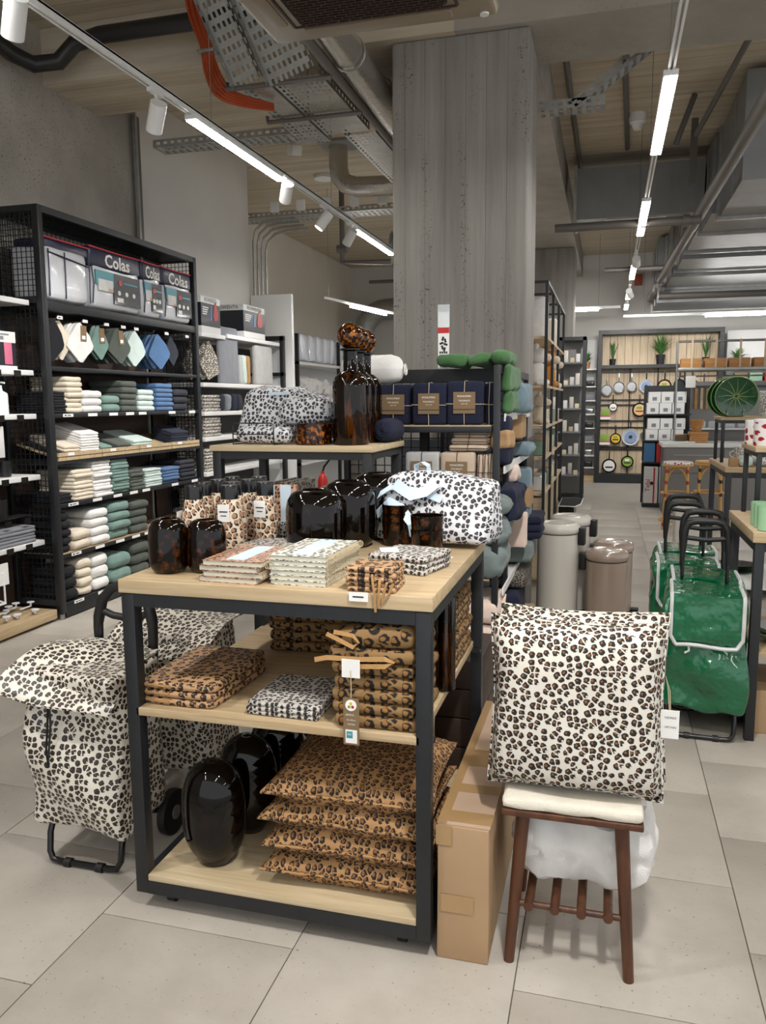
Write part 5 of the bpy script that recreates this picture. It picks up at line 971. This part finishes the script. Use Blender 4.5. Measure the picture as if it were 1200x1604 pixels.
for i in range(4): one(MB().lathe([(0,0),(.07,0),(.12,.035),(.115,.035),(.066,.006),(0,.006)],24),'bowl','c_ltgrey' if i%2 else 'platerim',f"stoneware bowl, {ORD[3-i]} of the stack on the right table's lower shelf",'bowl',(.8,3.9,.4005+i*.014),group='bowls under the right table')
for i in range(3):
    for j in range(3): one(MB().lathe([(0,0),(.03,0),(.034,.004),(.036,.105),(.033,.105),(.031,.01),(0,.008)],20),'glass_tumbler','greenglass',f"pale green glass tumbler, row {['front','middle','rear'][j]}, {['left','centre','right'][i]} of the group",'tumbler',(.67+i*.08,3.74+j*.085,.9365),group='pale green glasses')
steel_table('riser_table','small oak and black steel riser carrying polka dot canisters',.655,1.3,3.99,4.39,1.283,.025,.9365,leg=.022)
def canister(label,x,y,z,r,h,mat='leo_red'):
    t=thing('canister',label,'canister',(x,y,z),0,'patterned canisters'); MB().lathe([(0,0),(r*.98,0),(r,.004),(r,h),(r*.96,h),(0,h-.004)],28).build('body',mat,t,uv='cyl'); MB().lathe([(r*1.02,h),(r*1.02,h+.012),(r*.9,h+.014),(0,h+.014)],28).build('lid','plastic',t)
canister('white canister with large red dots at the right edge',.73,4.1,1.2835,.07,.11); canister('taller white canister with red dots behind the front one',.83,4.28,1.2835,.065,.2); canister('white red-dot canister behind, left of the tall one',.7,4.28,1.2835,.05,.1)
steel_table('display_table','oak and black steel table with rolled cloths farther down the right',.85,1.8,6.4,7.4,1.0,.04)
steel_table('riser_table','small oak topped riser carrying the green cabbage plates',.86,1.35,6.85,7.3,1.36,.025,1.0005,leg=.025)
for i,(x,y,m) in enumerate([(1.0,6.52,'c_mint'),(1.12,6.56,'leo_dots'),(1.24,6.5,'c_ltgrey'),(1.36,6.55,'c_sage')]): one(MB().rbox(-.05,.05,-.09,.09,0,.08,.038,mid=2,amp=.004,seed=i),'rolled_cloth',m,['pale mint','dark speckled','light grey','sage'][i]+' rolled cloth on the farther right table','cloth',(x,y,1.0005),rz=.3*i,group='rolled cloths')
one(MB().rbox(-.035,.035,-.03,.03,0,.06,.004,mid=0),'kraft_box','kraft','small kraft box left of the rolled cloths','box',(.92,6.5,1.0005))
for i in range(3):
    t=thing('plate',['green cabbage leaf plate standing in front','green cabbage leaf plate, middle of three standing','green cabbage leaf plate at the back of three'][i],'plate',(.975-.025*i,6.93+.05*i,1.365+.158),0,'green cabbage plates',rt=(math.radians(-80),0,0))
    MB().lathe([(0,.0),(.08,0),(.11,-.006),(.158,-.022),(.16,-.02),(.115,-.0),(.08,.006),(0,.006)],40).build('dish','plategreen',t,sharp=60); MB().lathe([(.155,-.0235),(.162,-.022),(.162,-.018),(.155,-.0195)],40,cap=False).build('rim','platerim',t)
    for k in range(12):
        a=k*PI/6; MB().tube([(.012*math.cos(a),.012*math.sin(a),-.001),(.07*math.cos(a+.08),.07*math.sin(a+.08),-.002),(.14*math.cos(a),.14*math.sin(a),-.017)],[.004,.003,.0015],5).build('vein','platerim',t)
one(MB().tube([(-.06,0,.0),(-.06,-.05,.0),(-.06,-.06,.05)],.003,5).tube([(.06,0,.0),(.06,-.05,.0),(.06,-.06,.05)],.003,5).tube([(-.06,0,0),(.06,0,0)],.003,5).tube([(0,0,0),(0,.12,0),(0,.12,.12)],.003,5),'plate_stand','blackgloss','black wire stand holding the green plates','stand',(.96,6.93,1.3635))
for i,(x,y,h,m) in enumerate([(1.05,7.1,.11,'leo_dots'),(1.2,6.98,.1,'leo_dots'),(1.35,6.95,.13,'leo_dots')]):
    t=thing('mug',['speckled white mug left under the plate riser','speckled white mug right of the first under the riser','speckled white tall mug at the right of the farther table'][i],'mug',(x,y if i<2 else 6.75,1.0005),0,'speckled mugs'); MB().lathe([(0,0),(.048,0),(.05,.004),(.05,h),(.046,h),(.044,.01),(0,.008)],24).build('cup',m,t,uv='cyl'); MB().tube([(-.048,0,h*.25),(-.075,0,h*.35),(-.078,0,h*.6),(-.048,0,h*.75)],.006,6).build('handle','plastic',t)
for i in range(2): one(MB().box(-.03,.03,-.03,.03,0,.09).box(-.018,.018,-.032,-.03,.02,.07),'kraft_box','kraft',['kraft gift box with window, left of two under the riser','kraft gift box with window, right of two under the riser'][i],'box',(1.12+i*.075,7.22,1.0005),group='kraft gift boxes')
canister('white speckled canister right of the green plates',1.24,7.08,1.3605,.07,.19,'leo_dots')
for i in range(4): one(MB().lathe([(0,0),(.1,0),(.15,.016),(.146,.016),(.1,.004),(0,.004)],24),'plate','potblack' if i%2 else 'leafdark',f"dark green plate, {ORD[3-i]} of the stack under the farther table",'plate',(1.05,7.0,.101+i*.017),group='plates under the farther table')
one(MB().box(.86,1.78,6.42,7.38,.08,.1),'low_board','white','white low board under the farther right table','board')
one(MB().rbox(.55,.75,6.9,7.1,0,.64,.02,mid=0),'storage_bin','binwhite','cream storage bin behind the green trolleys','bin')
# ---------------------------------------------------------------- rattan stools and counter
def rstool(label,x,y,red):
    t=thing('rattan_stool',label,'stool',(x,y,0),.2,'rattan bar stools'); R0=.165
    MB().lathe([(0,.75),(R0,.75),(R0+.008,.765),(R0,.785),(0,.79)],28).build('seat','leo_red' if red else 'rattan',t); MB().tube([(R0*math.cos(a*PI/10),R0*math.sin(a*PI/10),.745) for a in range(20)],.014,8,closed=True).build('seat_ring','rattan',t)
    for k in range(4):
        a=k*PI/2+.5; c,s=math.cos(a),math.sin(a); MB().cyl((R0*.95*c,R0*.95*s,.745),(R0*1.15*c,R0*1.15*s,0),.015,n=10).build('leg','rattan',t)
        for z in (.68,.55,.4,.06): MB().cyl((R0*(.95+.2*(.745-z)/.745)*c,R0*(.95+.2*(.745-z)/.745)*s,z-.02),(R0*(.95+.2*(.745-z)/.745)*c,R0*(.95+.2*(.745-z)/.745)*s,z+.02),.018,n=10).build('binding','rattanred' if red else 'browndark',t)
        a2=a+PI/2; A=Vector((R0*1.02*c,R0*1.02*s,.5)); B=Vector((R0*1.02*math.cos(a2),R0*1.02*math.sin(a2),.5)); MB().tube([tuple(A.lerp(B,u)+Vector((0,0,.22*math.sin(u*PI)**.5))) for u in (0,.08,.2,.35,.5,.65,.8,.92,1)],.009,7).build('arch','rattan',t)
    for z,f in ((.42,1.06),(.1,1.13)): MB().tube([(R0*f*math.cos(a*PI/10),R0*f*math.sin(a*PI/10),z) for a in range(20)],.011,7,closed=True).build('foot_ring','rattan',t)
rstool('rattan bar stool with red and white woven seat in front of the counter',.8,9.9,True); rstool('plain rattan bar stool with dark bindings right of the red one',1.18,10.1,False)
ct=thing('counter','grey drawer counter with white worktop behind the rattan stools','counter'); MB().box(.73,2.2,11.2,11.9,0,.88).build('carcass','greymetal',ct,sharp=None); MB().rbox(.7,2.25,11.15,11.92,.88,.93,.004,mid=0).build('worktop','white',ct)
for k in range(2):
    d=MB().box(.75+k*.72,1.45+k*.72,11.185,11.2,.55,.86).build('drawer','greymetal',ct,sharp=None); MB().box(.85+k*.72,1.35+k*.72,11.17,11.186,.77,.785).build('handle','steel',d,sharp=None); MB().box(.75+k*.72,1.45+k*.72,11.185,11.2,.05,.53).build('drawer','greymetal',ct,sharp=None)
for i in range(5): one(MB().rbox(-.11,.11,-.09,.09,0,.028,.006,mid=0),'chopping_board','crate',f"wooden board, {ORD[4-i]} of the stack on the counter",'board',(1.16,11.4,.931+i*.0285),rz=.05*i,group='wooden boards on the counter')
for i in range(6): one(MB().lathe([(0,0),(.06,0),(.1,.014),(.097,.014),(.06,.004),(0,.004)],24),'wooden_plate','plank',f"pale wooden plate, {ORD[5-i]} of the stack beside the steel post",'plate',(.95,11.45,.951+i*.015),group='wooden plates on the counter')
one(MB().rbox(-.17,.17,-.12,.12,0,.018,.005,mid=0),'tray','white','white tray under the wooden plates on the counter','tray',(.95,11.42,.931))
for i in range(3): one(MB().lathe([(0,0),(.05,0),(.09,.1),(.086,.1),(.046,.006),(0,.006)],20),'wooden_bowl','crate',f"brown wooden bowl, {ORD[2-i]} nested on the boards",'bowl',(1.14,11.42,1.074+i*.03),group='wooden bowls')
sr=thing('steel_rack','steel tube rack with a wide shelf of wooden crates over the counter','rack',(.86,11.0,0))
for x in (0,1.6): MB().cyl((x,0.4,.931),(x,.4,2.25),.016,n=10).build('post','steel',sr)
MB().tube([(0,.4,2.25),(1.6,.4,2.25)],.016,10).build('top_rail','steel',sr); MB().rbox(-.0,1.65,.2,.6,1.87,1.905,.004,mid=0).build('shelf','galv',sr); MB().tube([(0,.4,1.8),(1.6,.4,1.8)],.01,8).build('hanging_rail','steel',sr)
MB().box(.1,.22,.19,.195,1.65,1.8).build('paper_sign','paper',sr,sharp=None)
for i in range(5):
    t=thing('wooden_crate',f"small wooden crate with tall handle post on the steel rack, {['leftmost','second','middle','fourth','rightmost'][i]}",'crate',(1.03+i*.29,11.4,1.9055),0,'wooden crates on the steel rack')
    for y in (-.12,.12): MB().box(-.12,.12,y-.006,y+.006,0,.12).build('side_board','crate',t,sharp=None)
    for x in (-.12,.12): MB().box(x-.006,x+.006,-.114,.114,0,.12).build('end_board','crate',t,sharp=None)
    MB().box(-.114,.114,-.114,.114,0,.01).build('base_board','crate',t,sharp=None); MB().box(-.012,.012,-.138,-.127,0,.36).build('handle_post','plank',t,sharp=None)
# white box display
wd=thing('display_shelf','black shelf unit stacked with white cartons by the counter','shelf unit',(.5,12.0,0))
for z in (.62,.93,1.3): MB().box(0,.62,0,.4,z-.02,z).build('shelf','black',wd,sharp=None)
for x in (0,.59): MB().box(x,x+.04,.36,.4,0,1.7).build('post','black',wd,sharp=None)
MB().box(.02,.62,0,.4,0,.15).build('base','black',wd,sharp=None); MB().box(.04,.59,.38,.39,.15,1.7).build('back_panel','black',wd,sharp=None)
for z,n in ((1.301,2),(.931,2)):
    for r in range(n):
        for k in range(3):
            t=thing('white_carton',f"white carton on the {'upper' if z>1.2 else 'middle'} shelf, {['lower','upper'][r]} row, {['left','centre','right'][k]}",'carton',(.53+k*.17+.02*r,12.02,z+r*.155),0,'white cartons by the counter'); MB().box(0,.16,0,.3,0,.152).build('carton','boxwhite',t,sharp=None); MB().box(.05,.11,-.001,0,.03,.08).build('print','c_grey',t,sharp=None)
for i,(x,m) in enumerate(((.52,'boxblue'),(.68,'boxred'),(.84,'boxwhite'))): one(MB().box(0,.14,0,.25,0,.27),'appliance_box',m,['blue','red','plain white'][i]+' appliance box under the white cartons','box',(x,12.03,.6205))
for i in range(2):
    t=thing('cookware_box',['tall white cookware box with red stripe on the floor, left','white cookware box with red stripe, right one'][i],'box',(.52+i*.2,11.8,.06),0,'striped cookware boxes'); MB().box(0,.18,0,.18,0,.5).build('carton','boxwhite',t,sharp=None); MB().box(.12,.14,-.002,0,0,.5).build('stripe','red',t,sharp=None); text('Tefal',.09,'red',t,(.05,-.003,.25),(PI/2,-PI/2,0)); MB().cyl((.1,-.003,.28),(.1,0,.28),.025,n=14).build('dot','ink',t)
one(MB().rbox(.5,.92,11.78,12.0,0,.058,.004,mid=0),'dolly','black','low black wheeled plinth under the striped cookware boxes','plinth')
for i in range(8): one(MB().rbox(-.02,.02,-.015,.015,0,.14,.012,mid=1).box(-.016,.016,-.012,.012,.14,.3),'whisk_set',['crate','plank'][i%2],f"wooden handled utensil in clear pack hanging behind the plates, {['first','second','third','fourth','fifth','sixth','seventh','eighth'][i]} from the left",'utensil',(1.2+i*.075,12.3,1.36),group='utensils hanging behind the plates')
t=thing('utensil_panel','grey rail panel with hanging utensil packs behind the green plates','panel',(1.13,12.35,0)); MB().box(0,1.3,0,.05,0,1.75).build('panel','greymetal',t,sharp=None); MB().box(0,1.3,-.05,0,1.66,1.69).build('rail','blackgloss',t,sharp=None); MB().box(0,1.3,-.3,0,1.08,1.1).build('shelf','whiteshelf',t,sharp=None)
for i in range(6): one(MB().rbox(0,.15,0,.2,0,.1,.02,mid=1),'glass_dish','glassy',f"clear glass dish on the utensil wall shelf, {['first','second','third','fourth','fifth','sixth'][i]} from the left",'dish',(1.18+i*.19,12.1,1.1005),group='glass dishes')
# ================================================================ far pan wall
pw=thing('pan_display','tall black framed wall of planks hung with frying pans at the far end','display wall',(-.2,15.4,0))
W=2.1
for x in (0,W-.07): MB().box(x,x+.07,-.25,.1,0,2.73).build('frame_post','black',pw,sharp=None)
MB().box(.07,W-.07,-.25,.1,2.66,2.73).build('frame_top','black',pw,sharp=None); MB().box(.07,W-.07,-.25,.1,0,.16).build('frame_base','black',pw,sharp=None); MB().box(.07,W-.07,-.2,.1,2.06,2.12).build('shelf','black',pw,sharp=None)
for i in range(15): MB().box(.075+i*.131,.2+i*.131,.04,.06,.16,2.66).build('plank','plank',pw,sharp=None)
MB().box(.07,W-.07,.065,.1,.16,2.66).build('backing','browndark',pw,sharp=None)
for z in (2.0,1.5,1.41,1.12,1.0,.64,.6): MB().box(.07,W-.07,-.0,.03,z-.012,z+.012).build('hanging_rail','black',pw,sharp=None)
for x in (.57,1.05,1.5): MB().box(x-.012,x+.012,.0,.035,.16,2.06).build('upright','black',pw,sharp=None)
PAN=[(-0.03,1.68,0.10,'steel'),(0.18,1.73,0.10,'steel'),(0.40,1.74,0.09,'steel'),(0.65,1.74,0.12,'wb'),(0.96,1.74,0.12,'beige'),(1.21,1.76,0.10,'dark'),(0.09,1.37,0.08,'lab'),(0.55,1.32,0.13,'beige'),(0.78,1.37,0.08,'wb'),(0.15,0.80,0.10,'yel'),(0.41,0.83,0.15,'wb'),(0.65,0.85,0.08,'steel'),(0.05,0.30,0.13,'lab'),(0.37,0.38,0.11,'grn'),(1.42,1.72,.13,'lab'),(1.62,1.7,.1,'dark')]
PN=['first steel saucepan','second steel saucepan','third steel saucepan','blue and white frying pan on the top row','beige labelled pan on the top row','dark pan beside the beige one on the top row','small black pan with white label','round pan with beige food label','half hidden blue and white pan by the cartons','black pan with yellow label','large blue and white pan in the middle','small steel ladle pan','large black pan with white label at the bottom','black pan with green label at the bottom','black pan with white label right of the top row','dark pan at the right end of the top row']
for (x,z,r,k),l in zip(PAN,PN):
    t=thing('frying_pan',l+' hanging on the far plank wall','pan',(x,15.36,z),0,'pans on the far wall'); bm_={'steel':'pansteel','wb':'panwhite','beige':'panblack','dark':'panblack','lab':'panblack','yel':'panblack','grn':'panblack'}[k]
    MB().lathe([(0,0),(r*.85,0),(r,.04),(r*.97,.04),(r*.82,.004),(0,.004)],28,rot(-PI/2,0,0)@Matrix.Diagonal((1,1,-1,1)) if 0 else rot(PI/2,0,0)).build('dish',bm_,t); MB().rbox(-.011,.011,-.02,-.004,r*.95,r*.95+.15,.005,mid=0).build('handle','pansteel' if k=='steel' else 'panblack',t)
    if k=='wb': MB().cyl((0,-.042,0),(0,-.04,0),r*.72,n=24).build('base_disc','panblue',t); MB().cyl((0,-.044,0),(0,-.042,0),r*.22,n=16).build('base_mark','ink',t)
    elif k in ('lab','yel','grn','beige'):
        MB().cyl((0,-.042,0),(0,-.038,0),r*.78,n=24).build('paper_label',{'lab':'paper','yel':'panyellow','grn':'pangreen','beige':'panbeige'}[k],t); MB().box(-r*.5,r*.5,-.044,-.042,-r*.3,-r*.08).build('print','ink' if k!='beige' else 'boxred',t,sharp=None)
        if k in('yel','beige','grn'): MB().rbox(-r*.4,r*.3,-.044,-.042,r*.1,r*.45,.0009,mid=0).build('print','pangreen' if k!='grn' else 'paper',t)
for i,(x,z) in enumerate(((-.05,1.24),(-.05,.78),(.7,.46))):
    t=thing('pan_pack',['packaged pan with pink label above the lower rail','packaged pan with pink label below the first','packaged beige pan at lower right of the plank wall'][i],'pan',(x,15.33,z),0,'packaged pans'); MB().rbox(-.1,.1,-.05,.0,-.09,.05,.02,mid=0).build('pack','panpink' if i<2 else 'panbeige',t); MB().rbox(-.07,.08,-.056,-.05,-.03,.1,.002,mid=0).build('food_print','pangreen' if i<2 else 'paper',t); MB().box(-.1,.1,-.055,-.05,-.09,-.05).build('white_band','paper',t,sharp=None)
def potplant(label,x,y,z,kind,pot,r,h,n,leafl,wd,mat):
    t=thing('potted_plant',label,'plant',(x,y,z),0,'plants along the far wall'); MB().lathe([(0,0),(r*.75,0),(r,h),(r*.9,h),(r*.85,h*.85),(0,h*.85)],18).build('pot',pot,t)
    m=MB(); rr=random.Random(int(x*100))
    for i in range(n):
        a=rr.uniform(0,2*PI); e=rr.uniform(.15,1.0 if kind!='aloe' else .35); L=leafl*rr.uniform(.7,1.1); dx,dy=math.cos(a),math.sin(a); px,py=-dy,dx; P=[]
        for k in range(6):
            u=k/5; rad=L*u*math.sin(e*(.5+u*.8)); zz=h*.85+L*u*math.cos(e*(.4+u*.9)); P.append((dx*rad,dy*rad,zz,wd*(1-u)**.6*(.6+.4*math.sin(u*PI))))
        vs_=[]
        for (q,w_,e_,ww) in P: vs_+=[(q+px*ww,w_+py*ww,e_),(q-px*ww,w_-py*ww,e_)]
        m.add(vs_,[(2*k,2*k+2,2*k+3,2*k+1) for k in range(5)])
    stuff(m.build('leaves',mat,t,sharp=60))
potplant('spiky aloe in a black pot at the left of the pan wall shelf',.06,15.28,2.1205,'aloe','potblack',.06,.11,12,.34,.022,'leafdark'); potplant('bushy grass plant in a black pot on the pan wall shelf',.87,15.28,2.1205,'grass','potblack',.085,.17,110,.46,.011,'leaf'); potplant('spiky aloe behind the wooden crates on the pan wall shelf',1.62,15.28,2.1205,'aloe','potblack',.06,.11,14,.42,.016,'leafdark')
potplant('trailing fern in a terracotta pot left of the pan wall',-.4,15.3,2.0605,'fern','terracotta',.07,.13,60,.22,.02,'leaf'); potplant('bright green fern right of the pan wall',2.15,15.3,2.06,'fern','white',.07,.1,70,.26,.02,'leaf')
ls=thing('white_shelf','narrow white shelf unit left of the pan wall','shelf unit',(-.62,15.2,0))
for z in (2.06,1.75,1.5,1.25,1.0,.75,.5,.28): MB().box(0,.4,0,.4,z-.02,z).build('shelf','whiteshelf',ls,sharp=None)
MB().box(0,.4,.38,.42,0,2.6).build('back','whiteshelf',ls,sharp=None); MB().box(0,.4,0,.4,0,.12).build('base','oak',ls,sharp=None)
for k,z in enumerate((1.75,1.5,1.25,1.0,.75,.5,.28)): 
    for j in range(2): one(MB().rbox(-.08,.08,0,.2,0,.1,.02,amp=.006,seed=k+j,mid=2),'kitchen_tool',['pansteel','panblack','c_grey'][(k+j)%3],f"{['steel','black','grey'][(k+j)%3]} kitchen tool on the narrow white shelf, {['top','second','third','fourth','fifth','sixth','lowest'][k]} level {['left','right'][j]}",'kitchen tool',(-.52+j*.19,15.22,z+.001),group='kitchen tools on the narrow white shelf')
rs=thing('white_shelf','white shelf unit right of the pan wall behind the plates','shelf unit',(2.0,15.2,0))
for z in (2.05,1.65,1.25,.85,.45): MB().box(0,2.2,0,.4,z-.02,z).build('shelf','whiteshelf',rs,sharp=None)
MB().box(0,2.2,.38,.42,0,2.7).build('back','whiteshelf',rs,sharp=None)
for k,z in enumerate((1.65,1.25)):
    for j,mm in enumerate(('tag_brown','jade','boxred','c_grey')): one(MB().box(0,.2,0,.2,0,.3),'kitchen_box',mm,f"{['brown','jade green','red','grey'][j]} box on the {['upper','lower'][k]} white shelf right of the pan wall",'box',(2.1+j*.24,15.22,z+.0005),group='boxes right of the pan wall')
# ================================================================ gift rack beyond the column
rb=thing('tall_rack','tall thin black frame rack with gifts beyond the column','rack')
for x in (-.48,-.9):
    for y in (6.5,7.25,8.05,8.95): MB().box(x-.012,x+.012,y-.012,y+.012,0,2.42).build('post','black',rb,sharp=None)
for z in (2.41,): MB().box(-.492,-.468,6.5,8.95,z-.012,z+.012).box(-.912,-.888,6.5,8.95,z-.012,z+.012).build('top_rail','black',rb,sharp=None)
for y in (6.5,7.25,8.05,8.95): MB().box(-.9,-.48,y-.01,y+.01,2.4,2.42).build('cross_rail','black',rb,sharp=None)
for z in (2.0,1.62,1.3,1.05,.76): MB().box(-.9,-.47,6.52,8.93,z-.02,z).build('shelf','plank',rb,sharp=None)
for i in range(4): MB().box(-.88,-.5,6.53+i*.605,7.12+i*.605,.05,.72).build('cabinet_door','ash',rb,sharp=None)
def plush(label,x,y,z,s,mat,snout='c_cream'):
    t=thing('plush_toy',label,'plush toy',(x,y,z),0,'plush toys on the gift rack'); MB().rbox(-.11*s,.11*s,-.1*s,.1*s,0,.26*s,.1*s,mid=2,amp=.006,seed=y).build('body',mat,t,sharp=80); h=MB().rbox(-.09*s,.11*s,-.09*s,.09*s,.24*s,.42*s,.085*s,mid=2).build('head',mat,t,sharp=80); MB().rbox(.06*s,.16*s,-.05*s,.05*s,.26*s,.35*s,.04*s,mid=1).build('snout',snout,t,sharp=80)
    for k in (-1,1): MB().rbox(-.03*s,.02*s,k*.07*s-.025*s,k*.07*s+.025*s,.39*s,.46*s,.022*s,mid=0).build('ear',mat,t,sharp=80); MB().rbox(.0,.14*s,k*.07*s-.035*s,k*.07*s+.035*s,0,.07*s,.03*s,mid=0).build('paw',mat,t,sharp=80)
plush('white plush bear on the gift rack',-.58,6.85,1.621,.75,'c_white'); plush('orange lion plush on the gift rack',-.56,7.6,1.621,.8,'orangeplush'); plush('small cream plush on the middle gift shelf',-.56,7.0,1.301,.6,'c_cream'); plush('cream plush lamb farther along the gift rack',-.56,8.35,1.621,.75,'c_boucle')
for i,(y,m,h) in enumerate(((6.9,'c_white',.34),(8.3,'c_boucle',.3))): one(MB().rbox(-.1,.1,-.12,.12,0,h,.04,mid=2),'basket',m,['tall white storage basket on the rack top shelf','cream round basket with wooden top on the rack'][i],'basket',(-.6,y,2.001))
for k,z in enumerate((1.301,1.051,.761)):
    for j in range(7): one(MB().rbox(-.05,.05,-.06,.06,0,.12+.05*((j*k)%2),.01,mid=0),'gift_box',['soapcream','jade','boxwhite','c_sand','binwhite'][(j*2+k)%5],f"{['cream','jade green','white','sand','off-white'][(j*2+k)%5]} gift box on the {['upper','middle','lower'][k]} gift shelf, {['nearest','second','third','fourth','fifth','sixth','farthest'][j]}",'box',(-.55,7.2+j*.25 if k==0 else 6.75+j*.31,z+.0005),group='gift boxes on the tall rack')
rc=thing('toiletry_rack','black end rack of soaps and candles near the far aisle','rack',(-.72,12.3,0))
for x in (0,.34):
    for y in (0,.5): MB().box(x,x+.05,y,y+.05,0,2.42).build('post','black',rc,sharp=None)
MB().box(0,.39,0,.55,2.37,2.42).build('top','black',rc,sharp=None); MB().box(.0,.39,.0,.55,.0,.06).build('base','black',rc,sharp=None); MB().box(.05,.34,.5,.52,.06,2.37).build('back','greymetal',rc,sharp=None)
for k,z in enumerate((2.05,1.72,1.38,1.04,.7,.4)):
    MB().box(-.1,.34,-.1,.5,z-.02,z).build('shelf','c_grey' ,rc,sharp=None)
    for j in range(5): one(MB().rbox(-.03,.03,-.03,.03,0,.07+.05*((j+k)%3),.008,mid=0),'soap_box',['soapcream','boxwhite','binwhite'][(j+k)%3],f"{['cream','white','off-white'][(j+k)%3]} soap pack on the end rack, {['top','second','third','fourth','fifth','lowest'][k]} shelf, {['first','second','third','fourth','fifth'][j]} from left",'soap',(-.78+j*.085,12.24+.1*(j%2),z+.0005),group='soap packs on the end rack')
t=thing('side_table','black covered low table standing beside the gift rack','table',(-.34,8.6,0)); MB().prism([(-.11,-.4),(.05,-.42),(.1,-.2),(.11,.3),(-.11,.3)],.44,.45).build('cover','c_black',t,sharp=None); MB().tube([(-.11,-.4,.445),(.05,-.42,.445),(.1,-.2,.445),(.11,.3,.445),(-.11,.3,.445)],.006,5,closed=True).build('piping','white',t); MB().box(-.1,.04,-.36,.28,0,.44).build('body','blackgloss',t,sharp=None); text('Brabantia',.05,'inkwhite',t,(-.04,-.362,.36),(PI/2,0,0))
